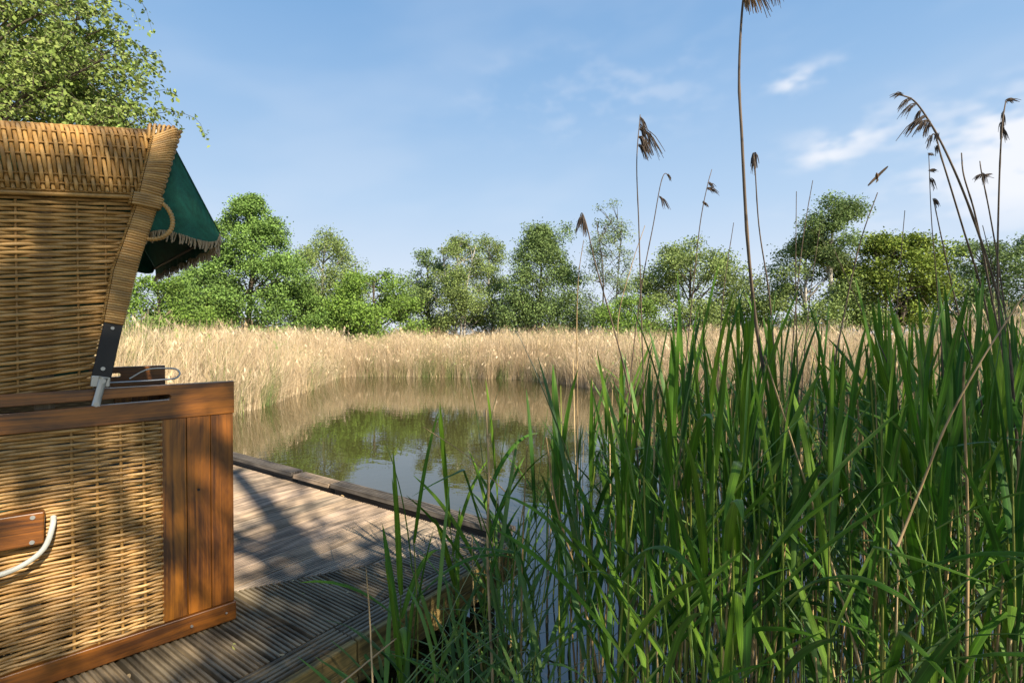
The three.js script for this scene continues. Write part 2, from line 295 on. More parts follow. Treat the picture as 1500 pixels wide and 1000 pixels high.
  const xOut = (y) => y < 1.19 ? lerp(-0.300, -0.259, (y - 0.99) / 0.2) : y < 1.37 ? lerp(-0.259, -0.209, (y - 1.19) / 0.18) : lerp(-0.209, -0.157, (y - 1.37) / 0.225);
  const up = new THREE.Group(); up.name = 'upper_wicker_panel'; chair.add(up); up.position.z = -0.012;
  const upStakes = []; for (let x = -0.27; x > BACK; x -= 0.063) if (Math.abs(x + 0.47) > 0.04) upStakes.push(x);
  weave(up, 0.80, 1.385, BACK, (y) => xIn(y) + 0.006, [...upStakes, -0.47], 0.13, 0.0108, 0.0055);
  upStakes.forEach((x) => { let y = 0.79; while (y < 1.33 && xIn(y) < x + 0.008) y += 0.01; rod('stake', [x, y, 0], [x, 1.36 + 0.13 * (x + 0.3), 0], 0.0032, rattan[2], up, 6); });
  put(part('batten', board(0.042, 0.62, 0.006, 0.002), battenWood, up), -0.47, 1.05, -0.0135);
  // roof band: strands run down, over and under long rods
  const band = new THREE.Group(); band.name = 'roof_band'; chair.add(band); band.position.z = 0.004;
  const bandLow = (x) => 1.362 + 0.135 * (x + 0.4), bandTop = (x) => 1.572 + 0.205 * (x + 0.37);
  const bulge = (t) => 0.016 * Math.sin(Math.PI * Math.min(1, t * 1.05)) - 0.03 * smooth(0.88, 1, t);
  const rods = [0.03, 0.13, 0.245, 0.50, 0.66, 0.83, 0.96];
  for (const t of rods) { const pts = []; for (let i = 0; i <= 14; i++) { const x = lerp(BACK, xIn(lerp(1.38, 1.54, t)) + 0.005, i / 14); pts.push(V(x, lerp(bandLow(x), bandTop(x), t), bulge(t))); } part('rod', tube(pts, 0.0032, 6), rattan[2], band); }
  for (let k = 0, x = BACK + 0.02; x < -0.222; x += 0.0098, k++) {
    const q = [], lean = 0.022; let ok = true;
    for (let i = 0; i < rods.length; i++) { const t = rods[i], xx = x + lean * (0.6 - t) + rr(-0.0008, 0.0008), lim = xIn(lerp(bandLow(x), bandTop(x), t)) + 0.004; if (xx > lim) { if (q.length < 1) continue; } q.push(V(Math.min(xx, lim), lerp(bandLow(xx), bandTop(xx), t), bulge(t) + ((i + k) % 2 ? 0.0052 : -0.0052))); }
    if (q.length < 3) continue;
    part('wicker_strand', tube(spline(q, 18), 0.0046, 7, { up: V(0, 0, 1), sx: 0.75, sy: 1.05 }), pick(rattan), band);
  }
  { const pts = []; for (let i = 0; i <= 14; i++) { const x = lerp(BACK, -0.24, i / 14); pts.push(V(x, bandLow(x) - 0.004, 0.004)); } part('edge_rod', tube(pts, 0.006, 8), rattan[0], band); }
  screw(-0.213, 1.585, 0.012, chair, 0.006);
  // wrapped post along the front edge of the hood
  const post = new THREE.Group(); post.name = 'wrapped_post'; chair.add(post);
  const wrapAt = (x0, y0, x1, y1, hw = 0.0095) => {
    const q = [V(x0, y0, hw), V(x1, y1, hw), V(x1 + 0.004, y1, 0), V(x1, y1, -hw), V(x0, y0, -hw), V(x0 - 0.004, y0, 0)];
    return tube(spline(q, 20, true), 0.0041, 6, { caps: false, up: V(0.2, 1, 0) });
  };
  for (let y = 1.0; y < 1.588; y += 0.0074) {
    const dy = y > 1.38 ? 0.03 * smooth(1.38, 1.6, y) : 0; const g = wrapAt(xIn(y) + 0.002, y + 0.006 - dy, Math.min(-0.161, xOut(y + dy)) - 0.002, y - 0.002 + dy * 0.6);
    const m = part('wrap', g, pick(rattan), post); m.position.z = 0.006 + (y > 1.34 ? 0.014 * smooth(1.34, 1.4, y) : 0);
  }
  for (let i = 0; i < 5; i++) { const y = 1.352 + i * 0.0074; const m = part('wrap', wrapAt(xIn(y) - 0.012, y + 0.004, xOut(y) + 0.006, y - 0.002, 0.014), pick(rattan), post); m.position.z = 0.012; }
  for (let i = 0; i < 6; i++) { const m = part('wrap', wrapAt(-0.232 + i * 0.011, 1.556 + i * 0.007, -0.228 + i * 0.012, 1.598 + i * 0.002), pick(rattan), post); m.position.z = 0.014; }
  { const core = new THREE.Shape([[0.004, 0.99], [0.004, 1.15], [0.004, 1.34], [0.004, 1.55]].map(([, y]) => new THREE.Vector2(xIn(y) + 0.005, y)).concat([1.55, 1.37, 1.19, 0.99].map((y) => new THREE.Vector2(xOut(y) - 0.006, y))));
    const g = new THREE.ExtrudeGeometry(core, { depth: 0.014, bevelEnabled: false }); put(part('post_core', g, darkWood, post), 0, 0, 0.0); }
  // twisted rope trim on the post's outer edge
  { const axis = spline([V(-0.150, 1.603, 0.012), V(-0.168, 1.535, 0.013), V(-0.186, 1.46, 0.013), V(-0.203, 1.39, 0.013)], 60), gs = [];
    for (const o of [0, Math.PI]) gs.push(tube(axis.map((p, i) => V(p.x + 0.0045 * Math.cos(i * 0.62 + o), p.y, p.z + 0.0045 * Math.sin(i * 0.62 + o))), 0.0048, 6));
    part('rope_trim', mergeGeometries(gs), rattan[4], chair); }
  // ring handle
  { const q = spline([V(-0.212, 1.376, 0.006), V(-0.192, 1.362, 0.02), V(-0.176, 1.33, 0.03), V(-0.176, 1.295, 0.03), V(-0.196, 1.266, 0.024), V(-0.225, 1.255, 0.014), V(-0.246, 1.258, 0.006)], 110);
    part('ring_handle', tube(q, (t, i) => 0.0062 + 0.0011 * Math.sin(i * 1.35), 8), rattan[1], chair); }
  // black fitting, hinge plate and lever
  { const sh = new THREE.Shape([[-0.3395, 1.003], [-0.2985, 0.993], [-0.327, 0.842], [-0.368, 0.852]].map((p) => new THREE.Vector2(...p)));
    put(part('fitting', new THREE.ExtrudeGeometry(sh, { depth: 0.012, bevelEnabled: true, bevelSize: 0.0012, bevelThickness: 0.0012, bevelSegments: 1 }), blackPlastic, chair), 0, 0, 0.002);
    screw(-0.322, 0.985, 0.0165, chair, 0.0045); screw(-0.345, 0.868, 0.0165, chair, 0.0055);
    put(part('hinge_plate', board(0.044, 0.034, 0.016, 0.003), metal, chair), -0.35, 0.832, 0.006, -0.08);
    const lev = part('lever', tube([V(-0.3435, 0.842, 0.018), V(-0.346, 0.834, 0.018), V(-0.3575, 0.785, 0.018), V(-0.3625, 0.762, 0.018)], (t) => 0.0105 - 0.001 * Math.sin(t * Math.PI), 12, { up: V(0, 0, 1), sx: 0.35 }), metal, chair);
    screw(-0.346, 0.833, 0.022, lev, 0.007); screw(-0.361, 0.767, 0.022, lev, 0.007); }
  // wire stay inside the box
  { const q = spline([V(-0.34, 0.823, -0.03), V(-0.2, 0.823, -0.04), V(-0.155, 0.826, -0.05), V(-0.143, 0.838, -0.055), V(-0.15, 0.852, -0.06), V(-0.18, 0.858, -0.06), V(-0.23, 0.856, -0.06), V(-0.275, 0.83, -0.06)], 50); part('wire_stay', tube(q, 0.0028, 8), metal, chair); }
  // lining, far side and back of the hood, roof
  const lining = new THREE.MeshStandardMaterial({ color: lin(0.016, 0.085, 0.058), roughness: 1 });
  const outline = (e = 0) => new THREE.Shape([[BACK, 0.80], [-0.36 - e, 0.83], [-0.325 - e, 1.0], [-0.30 - e, 1.15], [-0.248 - e, 1.34], [-0.19 - e, 1.55], [BACK, 1.44]].map((p) => new THREE.Vector2(...p)));
  const panel = (sh, d) => { const g = new THREE.ExtrudeGeometry(sh, { depth: d, bevelEnabled: false }); const p = g.attributes.position, uv = []; for (let i = 0; i < p.count; i++) uv.push(p.getX(i) / 0.25, p.getY(i) / 0.25); g.setAttribute('uv', new THREE.Float32BufferAttribute(uv, 2)); return g; };
  put(part('lining', panel(outline(0.02), 0.01), lining, chair), 0, 0, -0.045);
  const weaveTex = tex(256, 256, (u, v) => { const r = Math.floor(v * 22), c = Math.sin((u * 4 + (r % 2) * 0.5) * Math.PI * 2), k = Math.abs(Math.sin(v * 22 * Math.PI)); const s = (0.45 + 0.55 * k) * (0.8 + 0.2 * c); return [0.40 * s, 0.235 * s, 0.09 * s]; });
  const woven = new THREE.MeshStandardMaterial({ map: weaveTex, bumpMap: weaveTex, bumpScale: 0.004, roughness: 0.6 });
  put(part('side_panel', panel(outline(0), 0.014), woven, chair), 0, 0, -WID);
  put(part('lining', panel(outline(-0.075), 0.008), lining, chair), 0, 0, -WID + 0.022);
  { const b = new THREE.BoxGeometry(0.016, 0.66, WID - 0.06); put(part('back_panel', b, woven, chair), BACK + 0.01, 1.12, -WID / 2); put(part('lining', new THREE.BoxGeometry(0.01, 0.6, WID - 0.1), lining, chair), BACK + 0.05, 1.11, -WID / 2);
    put(part('lower_panel', panel(new THREE.Shape([[BACK + 0.07, 0.07], [-0.2, 0.07], [-0.2, 0.70], [BACK + 0.07, 0.70]].map((p) => new THREE.Vector2(...p))), 0.012), woven, chair), 0, 0, -WID + 0.004);
    const r = part('roof', new RoundedBoxGeometry(0.74, 0.03, WID - 0.02, 2, 0.012), woven, chair); put(r, -0.545, 1.517, -WID / 2 - 0.004, 0.203); }
  // awning
  const t = tex(128, 128, (u, v) => { const k = 0.85 + 0.5 * tileN(u, v, 90, 90, 3) + 0.3 * tileN(u, v, 9, 9, 6); return [0.006 * k, 0.105 * k, 0.068 * k]; });
  const canvas = new THREE.MeshPhysicalMaterial({ map: t, roughness: 0.8, side: THREE.DoubleSide, sheen: 0.3, sheenRoughness: 0.6, sheenColor: lin(0.1, 0.3, 0.25) });
  const aw = new THREE.Group(); aw.name = 'awning'; chair.add(aw);
  const sheet = (nu, nv, fn) => { const pos = [], uv = [], idx = []; for (let j = 0; j <= nv; j++) for (let i = 0; i <= nu; i++) { const p = fn(i / nu, j / nv); pos.push(p.x, p.y, p.z); uv.push(i / nu * 2, j / nv * 2); } for (let j = 0; j < nv; j++) for (let i = 0; i < nu; i++) { const a = j * (nu + 1) + i, b = a + nu + 1; idx.push(a, b, a + 1, a + 1, b, b + 1); } return geom(pos, idx, uv); };
  const rim = spline([V(-0.242, 1.268, 0), V(-0.215, 1.283, 0), V(-0.185, 1.289, 0), V(-0.14, 1.281, 0), V(-0.1, 1.271, 0), V(-0.065, 1.268, 0), V(-0.042, 1.276, 0), V(-0.035, 1.301, 0)], 24);
  const flap = (z, o) => sheet(24, 14, (u, v) => { const e = rim[Math.round(u * 24)], ax = lerp(-0.192, -0.164, u), x = lerp(ax, e.x, v), y = lerp(1.566, e.y, v); return V(x, y, z + o * (1 - u ** 4) * (0.012 * Math.sin(v * Math.PI) + 0.005 * v * Math.sin(u * 17) + 0.003 * Math.sin(v * 9 + u * 5))); });
  part('side_flap', flap(-0.012, 1), canvas, aw);
  part('side_flap', flap(-WID + 0.012, -1), canvas, aw);
  part('cover', sheet(12, 40, (u, v) => { const x = lerp(-0.165, -0.034, u), y = lerp(1.566, 1.302, u) + 0.006 * Math.sin(u * Math.PI) * Math.sin(v * Math.PI) - 0.01 * Math.sin(v * Math.PI) * u; return V(x, y, -0.006 - v * (WID - 0.010)); }), canvas, aw);
  part('valance', sheet(4, 60, (u, v) => V(-0.034 + 0.004 * Math.sin(v * 90) * u, lerp(1.302 - 0.01 * Math.sin(v * Math.PI), 1.252 + 0.012 * Math.abs(Math.sin(v * 22)), u), -0.010 - v * (WID - 0.02))), canvas, aw);
  rod('front_bar', [-0.04, 1.298, -0.015], [-0.04, 1.294, -WID + 0.015], 0.006, blackPlastic, aw);
  const cream = new THREE.MeshStandardMaterial({ color: lin(0.40, 0.31, 0.19), roughness: 0.95 });
  const tassel = (p, len, fwd, gs) => { const dx = rr(-0.006, 0.006), dz = rr(-0.004, 0.004); gs.push(tube([p, V(p.x + dx * 0.5 + fwd * 0.3, p.y - len * 0.5, p.z + dz), V(p.x + dx + fwd, p.y - len, p.z + dz * 1.5)], 0.0021, 4)); };
  { const gs = [], e = rim; for (let i = 0; i < 56; i++) { const q = e[Math.min(24, Math.floor(i / 56 * 24))], q2 = e[Math.min(24, Math.floor(i / 56 * 24) + 1)], f = i / 56 * 24 % 1; tassel(V(lerp(q.x, q2.x, f), lerp(q.y, q2.y, f) + 0.002, -0.004 + rr(-0.004, 0.004)), rr(0.022, 0.036), rr(-0.012, 0.002), gs); }
    const fr = part('fringe', mergeGeometries(gs), cream, aw); fr.userData.kind = 'stuff';
    const g2 = []; for (let i = 0; i < 200; i++) { const v = i / 200; tassel(V(-0.034, 1.254 + 0.012 * Math.abs(Math.sin(v * 22)), -0.01 - v * (WID - 0.02)), rr(0.02, 0.034), rr(-0.004, 0.004), g2); }
    const f2 = part('fringe', mergeGeometries(g2), cream, aw); f2.userData.kind = 'stuff'; }
}

// ---------------------------------------------------------------- trees
const leafMat = (t = 0.35) => new THREE.MeshPhysicalMaterial({ vertexColors: true, roughness: 0.92, transmission: t, thickness: 0, side: THREE.DoubleSide, specularIntensity: 0.5 });
const leafMats = { soft: leafMat(0.3), thick: leafMat(0.2) };
const barkTex = (a, b, s, fu, fv) => tex(64, 256, (u, v) => { const k = clamp(0.5 + tileN(u, v, fu, fv, s) * 0.9 + tileN(u, v, 30, 60, s + 4) * 0.4); return a.map((x, i) => lerp(x, b[i], k)); });
const barks = { brown: new THREE.MeshStandardMaterial({ map: barkTex([0.045, 0.035, 0.025], [0.15, 0.12, 0.085], 3, 14, 10), roughness: 0.95 }), birch: new THREE.MeshStandardMaterial({ map: barkTex([0.10, 0.085, 0.07], [0.62, 0.58, 0.50], 8, 3, 40), roughness: 0.85 }) };
function leafCloud(list, size, pal, upBias = 0.5) {       // list of [x, y, z, tone]
  const n = list.length, pos = new Float32Array(n * 12), col = new Float32Array(n * 12), idx = new Uint32Array(n * 6), a = V(), b = V(), nn = V();
  for (let i = 0; i < n; i++) {
    const [x, y, z, tone] = list[i], s = size * rr(0.65, 1.3);
    nn.set(gauss(), gauss() + upBias, gauss()).normalize(); a.set(gauss(), gauss() - 0.25, gauss()).addScaledVector(nn, -a.dot(nn)); a.addScaledVector(nn, -a.dot(nn)).normalize(); b.crossVectors(nn, a);
    const w = 0.36 * s, L = s * 0.55, fold = 0.14 * s;
    const P = [[-L, 0, 0], [0.05 * s, w, fold], [L, 0, 0], [0.05 * s, -w, fold]];
    for (let k = 0; k < 4; k++) { const [u, v, h] = P[k], o = (i * 4 + k) * 3; pos[o] = x + a.x * u + b.x * v + nn.x * h; pos[o + 1] = y + a.y * u + b.y * v + nn.y * h; pos[o + 2] = z + a.z * u + b.z * v + nn.z * h; }
    const c = pal[Math.floor(rnd() * pal.length)], t = tone * rr(0.72, 1.28);
    for (let k = 0; k < 4; k++) { const o = (i * 4 + k) * 3; col[o] = c[0] * t; col[o + 1] = c[1] * t; col[o + 2] = c[2] * t; }
    const q = i * 4; idx.set([q, q + 1, q + 2, q, q + 2, q + 3], i * 6);
  }
  return geom(pos, idx, null, col);
}
const shapes = {
  round: (v) => Math.pow(Math.sin(Math.PI * (0.10 + 0.86 * v)), 0.62),
  egg: (v) => Math.pow(Math.sin(Math.PI * Math.pow(0.04 + 0.95 * v, 0.72)), 0.7),
  cone: (v) => Math.pow(1 - v, 0.74) * smooth(-0.25, 0.1, v) + 0.05,
  bush: (v) => Math.pow(1 - v * v, 0.5) * 0.95 + 0.05,
  slim: (v) => 0.35 + 0.65 * Math.sin(Math.PI * (0.12 + 0.8 * v)) ** 1.3 * (1 - 0.45 * v),
};
const PAL = {
  maple: [[0.15, 0.255, 0.055], [0.175, 0.285, 0.065], [0.12, 0.22, 0.045]],
  birch: [[0.20, 0.275, 0.08], [0.235, 0.305, 0.095], [0.165, 0.235, 0.065]],
  dark: [[0.145, 0.22, 0.068], [0.17, 0.245, 0.078], [0.12, 0.19, 0.058]],
  willow: [[0.19, 0.26, 0.12], [0.165, 0.235, 0.10], [0.21, 0.28, 0.13]],
  yellow: [[0.17, 0.235, 0.03], [0.14, 0.205, 0.028], [0.20, 0.26, 0.04]],
  lime: [[0.16, 0.27, 0.04], [0.135, 0.24, 0.035], [0.185, 0.285, 0.05]],
};
function tree(name, label, s, o) {
  srand(s);
  const t = thing(name, label, 'tree', o.group); const y0 = landY(o.x, o.z); t.position.set(o.x, y0, o.z);
  const { H, r, cb = 0.8, shape = 'round', pal, leaf = 0.13, n: n0 = 8000, clumps = 70, cr = 0.55, bark = 'brown', lean = [0, 0], rz = r, trunkR = 0.045 + H * 0.011, stems = 1, hang = 0, mat = 'soft', inner = 0.42, flat = 0.7 } = o;
  const n = n0 * 2.3, cl = [], leaves = [];
  for (let i = 0; i < clumps; i++) {
    const v = Math.pow(rnd(), 0.9), rad = shapes[shape](v), a = rr(0, Math.PI * 2), q = lerp(inner, 1.02, Math.sqrt(rnd())) * rr(0.86, 1.12);
    cl.push({ p: V(lean[0] * v * H + Math.cos(a) * r * rad * q, cb + v * (H - cb) - cr * 0.4, lean[1] * v * H + Math.sin(a) * rz * rad * q), r: cr * rr(0.55, 1.3) * (0.6 + 0.5 * rad), tone: rr(0.8, 1.2) });
  }
  for (const e of o.extra ?? []) cl.push({ p: V(...e.slice(0, 3)), r: e[3], tone: rr(0.85, 1.15) });
  const tot = cl.reduce((k, c) => k + c.r * c.r, 0);
  for (const c of cl) { const m = Math.round(n * c.r * c.r / tot); for (let i = 0; i < m; i++) { const g = [gauss(), gauss(), gauss()], hy = hang ? -Math.abs(gauss()) * hang : 0; leaves.push([c.p.x + g[0] * c.r, c.p.y + g[1] * c.r * flat + hy, c.p.z + g[2] * c.r, c.tone]); } }
  const gs = [];
  for (let k = 0; k < stems; k++) {
    const off = stems > 1 ? (k / (stems - 1) - 0.5) : 0, top = H * (0.93 - 0.1 * Math.abs(off)), bx = off * 0.4 + rr(-0.05, 0.05), tx = off * r * 0.9 + lean[0] * H, w1 = rr(-0.12, 0.12), w2 = rr(-0.12, 0.12);
    const path = spline([V(bx, -0.25, 0), V(bx + w1, H * 0.25, w2), V(lerp(bx, tx, 0.5) - w1, H * 0.55, lean[1] * H * 0.5 - w2), V(tx, top, lean[1] * H)], 16);
    gs.push(tube(path, (q) => trunkR / Math.sqrt(stems) * (1 - 0.86 * q) * (1 + 0.5 * Math.exp(-q * 14)) + 0.008, 8));
    const mine = cl.filter((_, i) => i % stems === k).slice(0, 42);
    for (const c of mine) {
      const hd = Math.hypot(c.p.x, c.p.z), yy = clamp((c.p.y - hd * rr(0.5, 0.95)) / top, 0.08, 0.9), at = path[Math.round(clamp((yy * top + 0.25) / (top + 0.25)) * 16)], end = c.p;
      const mid = V(lerp(at.x, end.x, 0.55), lerp(at.y, end.y, 0.62) + hd * 0.06, lerp(at.z, end.z, 0.55)).add(V(gauss() * 0.12, gauss() * 0.1, gauss() * 0.12));
      gs.push(tube(spline([at, mid, end], 6), (q) => lerp(trunkR * 0.30 / Math.sqrt(stems), 0.006, Math.pow(q, 0.7)), 5, { caps: false }));
      for (let j = 0; j < 2; j++) { const e2 = V(end.x + gauss() * c.r, end.y + gauss() * c.r * 0.6, end.z + gauss() * c.r); gs.push(tube([mid, mid.clone().lerp(e2, 0.5).add(V(0, 0.06, 0)), e2], (q) => 0.011 * (1 - q) + 0.003, 4, { caps: false })); }
    }
  }
  part('trunk', mergeGeometries(gs), barks[bark], t);
  part('crown', leafCloud(leaves, leaf * 0.64, PAL[pal]), leafMats[mat], t);
  return t;
}
const placeTree = (px, Z) => ({ x: (px - 750) / F * Z, z: -Z });
const heightTo = (py, Z) => EYE + (HORIZON - py) / F * Z - 0.25;
const G1 = 'trees behind the reed bank';
const T = (name, label, s, px, Z, pyTop, halfPx, o) => tree(name, label, s, { ...placeTree(px, Z), H: heightTo(pyTop, Z), r: halfPx * 1.2 / F * Z, group: G1, ...o });
T('maple_tree', 'tallest dense bright green broadleaf tree with pointed top, seen past the awning', 101, 368, 19, 283, 108, { shape: 'cone', pal: 'maple', n: 38000, clumps: 330, cr: 0.42, leaf: 0.12, cb: 0.2, mat: 'thick', inner: 0.2 });
T('leafy_bush', 'low yellowish green bush below the awning behind the dry reeds', 102, 232, 16, 402, 75, { shape: 'bush', pal: 'lime', n: 11000, clumps: 70, cr: 0.42, leaf: 0.11, cb: 0.2 });
T('leafy_bush', 'mid green rounded bush at the foot of the pointed tree', 112, 300, 17.5, 395, 62, { shape: 'bush', pal: 'maple', n: 8000, clumps: 60, cr: 0.42, leaf: 0.12, cb: 0.2 });
T('birch_tree', 'feathery light green birch with drooping twigs next to the pointed tree', 103, 478, 22, 330, 50, { shape: 'egg', pal: 'birch', n: 15000, clumps: 95, cr: 0.48, leaf: 0.11, bark: 'birch', hang: 0.45, cb: 0.5 });
T('leafy_bush', 'bright green bush between the feathery birch and the pale stemmed birch', 104, 548, 20, 392, 56, { shape: 'round', pal: 'lime', n: 13000, clumps: 85, cr: 0.45, leaf: 0.13, cb: 0.2 });
T('alder_tree', 'small dark loose tree beside the pale stemmed birch', 105, 628, 24, 362, 34, { shape: 'egg', pal: 'dark', n: 8000, clumps: 55, cr: 0.45, leaf: 0.12, cb: 0.6 });
T('birch_tree', 'birch with several pale stems showing through its airy crown', 106, 672, 23, 338, 46, { shape: 'egg', pal: 'birch', n: 11500, clumps: 75, cr: 0.46, leaf: 0.115, bark: 'birch', stems: 3, cb: 0.7, hang: 0.2 });
T('birch_tree', 'slender birch leaning against the dense dark green tree', 107, 718, 25, 345, 30, { shape: 'slim', pal: 'birch', n: 6500, clumps: 45, cr: 0.46, leaf: 0.12, bark: 'birch', cb: 0.6 });
T('alder_tree', 'dense dark green tree with a flat two-pointed top above the reeds', 108, 792, 22, 328, 52, { shape: 'egg', pal: 'dark', n: 25000, clumps: 210, cr: 0.5, leaf: 0.12, cb: 0.2, mat: 'thick', inner: 0.3, extra: [[1.1, 5.6, 0, 0.4], [1.0, 5.2, 0.2, 0.45], [-0.4, 5.5, 0, 0.4]] });
T('willow_tree', 'thin pale silvery willow with sparse leaves and sky between them', 109, 892, 20, 296, 34, { shape: 'slim', pal: 'willow', n: 4200, clumps: 60, cr: 0.36, leaf: 0.10, cb: 0.4, trunkR: 0.05, stems: 2 });
T('willow_bush', 'pale green willow bush at the foot of the thin willow', 113, 925, 18, 428, 58, { shape: 'bush', pal: 'lime', n: 7000, clumps: 55, cr: 0.4, leaf: 0.11, cb: 0.2 });
T('alder_tree', 'broad round topped green tree behind the green reeds', 110, 1012, 21, 352, 68, { shape: 'round', pal: 'birch', n: 15000, clumps: 100, cr: 0.5, leaf: 0.13, cb: 0.4 });
T('birch_tree', 'wide bushy green tree that wraps the bare pale birch trunk', 111, 1180, 20, 342, 66, { shape: 'egg', pal: 'birch', n: 17000, clumps: 105, cr: 0.48, leaf: 0.125, bark: 'birch', cb: 0.3 });
T('birch_tree', 'tall birch with pale forked trunk and a small windblown tuft on top', 114, 1218, 19, 290, 26, { shape: 'slim', pal: 'dark', n: 5200, clumps: 14, cr: 0.42, leaf: 0.115, bark: 'birch', cb: 3.7, trunkR: 0.13, lean: [0.012, 0], extra: [[0.7, 5.75, 0, 0.42], [0.95, 5.5, 0, 0.4], [0.4, 5.3, 0.2, 0.4], [-0.5, 5.25, 0, 0.45], [-0.9, 5.0, 0.1, 0.36], [0.1, 5.0, 0, 0.4]] });
T('oak_tree', 'yellowish green round topped tree with a dark leaning trunk', 115, 1312, 19, 340, 60, { shape: 'round', pal: 'yellow', n: 12500, clumps: 80, cr: 0.46, leaf: 0.14, cb: 1.4, mat: 'thick', trunkR: 0.11, stems: 2 });
T('alder_tree', 'dark sparse tree with gaps of sky beside the yellowish round tree', 116, 1440, 21, 352, 60, { shape: 'round', pal: 'dark', n: 8500, clumps: 75, cr: 0.44, leaf: 0.13, cb: 0.9 });
T('alder_tree', 'dark tree standing past the end of the tree row', 117, 1535, 20, 325, 62, { shape: 'egg', pal: 'dark', n: 9000, clumps: 75, cr: 0.46, leaf: 0.13, cb: 0.7 });
T('leafy_bush', 'low dark hedge bush between the dense tree and the willow', 118, 868, 26, 455, 40, { shape: 'bush', pal: 'dark', n: 3500, clumps: 35, cr: 0.4, leaf: 0.13, cb: 0.1 });
T('leafy_bush', 'low dark bush under the round topped tree', 119, 1085, 24, 430, 48, { shape: 'bush', pal: 'dark', n: 5000, clumps: 45, cr: 0.45, leaf: 0.13, cb: 0.1 });
T('leafy_bush', 'dark undergrowth bush at the foot of the sparse tree', 120, 1415, 24, 440, 55, { shape: 'bush', pal: 'dark', n: 4500, clumps: 40, cr: 0.45, leaf: 0.13, cb: 0.1 });

// near birch over the chair: limbs rise from the trunk and end in hanging twigs
{
  srand(301);
  const Z = 6.6, bx = -7.7, t = thing('birch_tree', 'big birch with airy hanging twigs rising above the beach chair', 'tree'); t.position.set(bx, landY(bx, -Z), -Z);
  const gs = [], leaves = [], H = 8.2;
  const trunk = spline([V(0, -0.2, 0), V(0.1, 2, 0.1), V(0.35, 4.2, 0), V(0.5, 6.2, -0.1), V(0.7, H, 0)], 20);
  gs.push(tube(trunk, (q) => 0.13 * (1 - 0.88 * q) + 0.01, 10));
  // limb tips given by where they show in the photograph, at distances inside the crown, and others all round
  const tips = [];
  for (const [px, py, dz] of [[275, 168, 0.1], [240, 160, -0.4], [235, 95, 0.3], [205, 125, 0.6], [190, 40, 0], [180, 85, -0.6], [150, 20, 0.5], [160, 150, 0.8], [120, 100, 0.2], [110, 50, -0.8], [80, 130, 0.9], [60, 20, 0.3], [90, 5, 1.0], [40, 80, -0.2], [20, 140, 0.6], [15, 40, 0.9], [140, -40, 0.4], [180, -20, -0.3], [60, -60, 0], [228, 185, 0.5], [120, 160, -0.5], [215, 70, -0.2], [248, 130, 0.0], [170, 5, 0.9], [0, 100, 1.2], [100, 170, 0.2], [200, 165, -0.2], [225, 40, 0.4], [140, 70, -0.3], [60, 100, 0.5], [30, 10, -0.4], [100, 80, 0.7], [50, 160, 0.1], [150, 115, 0.3], [190, 105, 0.2], [262, 175, -0.2], [75, 50, 0.2], [10, 70, 0.1], [205, 15, 0.2], [230, 110, 0.2], [215, 145, 0.4], [245, 150, 0.2], [180, 135, 0.5], [165, 60, 0.2], [195, 85, -0.4], [222, 60, 0.1], [258, 160, 0.3], [150, 165, 0.4], [130, 130, 0.6]]) { const p = atDepth(px - 58 * smooth(110, 250, px), py, Z + dz); tips.push(p.sub(t.position)); }
  for (let i = 0; i < 42; i++) { const a = rr(0, Math.PI * 2), v = rnd(), rad = 2.7 * Math.sin(Math.PI * (0.25 + 0.7 * v)) * rr(0.5, 1); const p = V(0.4 + Math.cos(a) * rad, 3.2 + v * 5, Math.sin(a) * rad); if (p.x > 1.9) continue; tips.push(p); }
  for (const p of tips) {
    const hd = Math.hypot(p.x, p.z), yy = clamp((p.y - hd * 0.75) / H, 0.12, 0.92), at = trunk[Math.round(yy * 20)];
    const mid = V(lerp(at.x, p.x, 0.5), lerp(at.y, p.y, 0.6) + 0.15, lerp(at.z, p.z, 0.5)).add(V(gauss() * 0.15, gauss() * 0.1, gauss() * 0.15));
    const path = spline([at, mid, p], 10);
    gs.push(tube(path, (q) => lerp(0.034, 0.005, q ** 0.6), 6, { caps: false }));
    const tone = rr(0.85, 1.15);
    for (let k = 0; k < 13; k++) {
      const f = rr(p.x > 2 ? 0.62 : 0.45, 1), s = path[Math.round(f * 10)], a = rr(0, Math.PI * 2), L = rr(0.25, 0.6), out = V(Math.cos(a) * L, rr(-0.1, 0.22), Math.sin(a) * L), e = s.clone().add(out), dr = rr(0.05, 0.3);
      const tw = spline([s, s.clone().lerp(e, 0.5).add(V(0, 0.07, 0)), e, e.clone().add(V(out.x * 0.22, -dr, out.z * 0.22))], 8);
      gs.push(tube(tw, (q) => 0.0042 * (1 - q) + 0.0012, 3, { caps: false }));
      for (let j = 0; j < 40; j++) { const w = tw[1 + Math.floor(rnd() * 8)]; leaves.push([w.x + gauss() * 0.055, w.y + gauss() * 0.05 - 0.015, w.z + gauss() * 0.055, tone]); }
    }
  }
  part('trunk', mergeGeometries(gs), barks.brown, t);
  part('crown', leafCloud(leaves, 0.052, [[0.20, 0.275, 0.06], [0.25, 0.315, 0.085], [0.16, 0.235, 0.05]], 0.3), leafMats.soft, t);
}

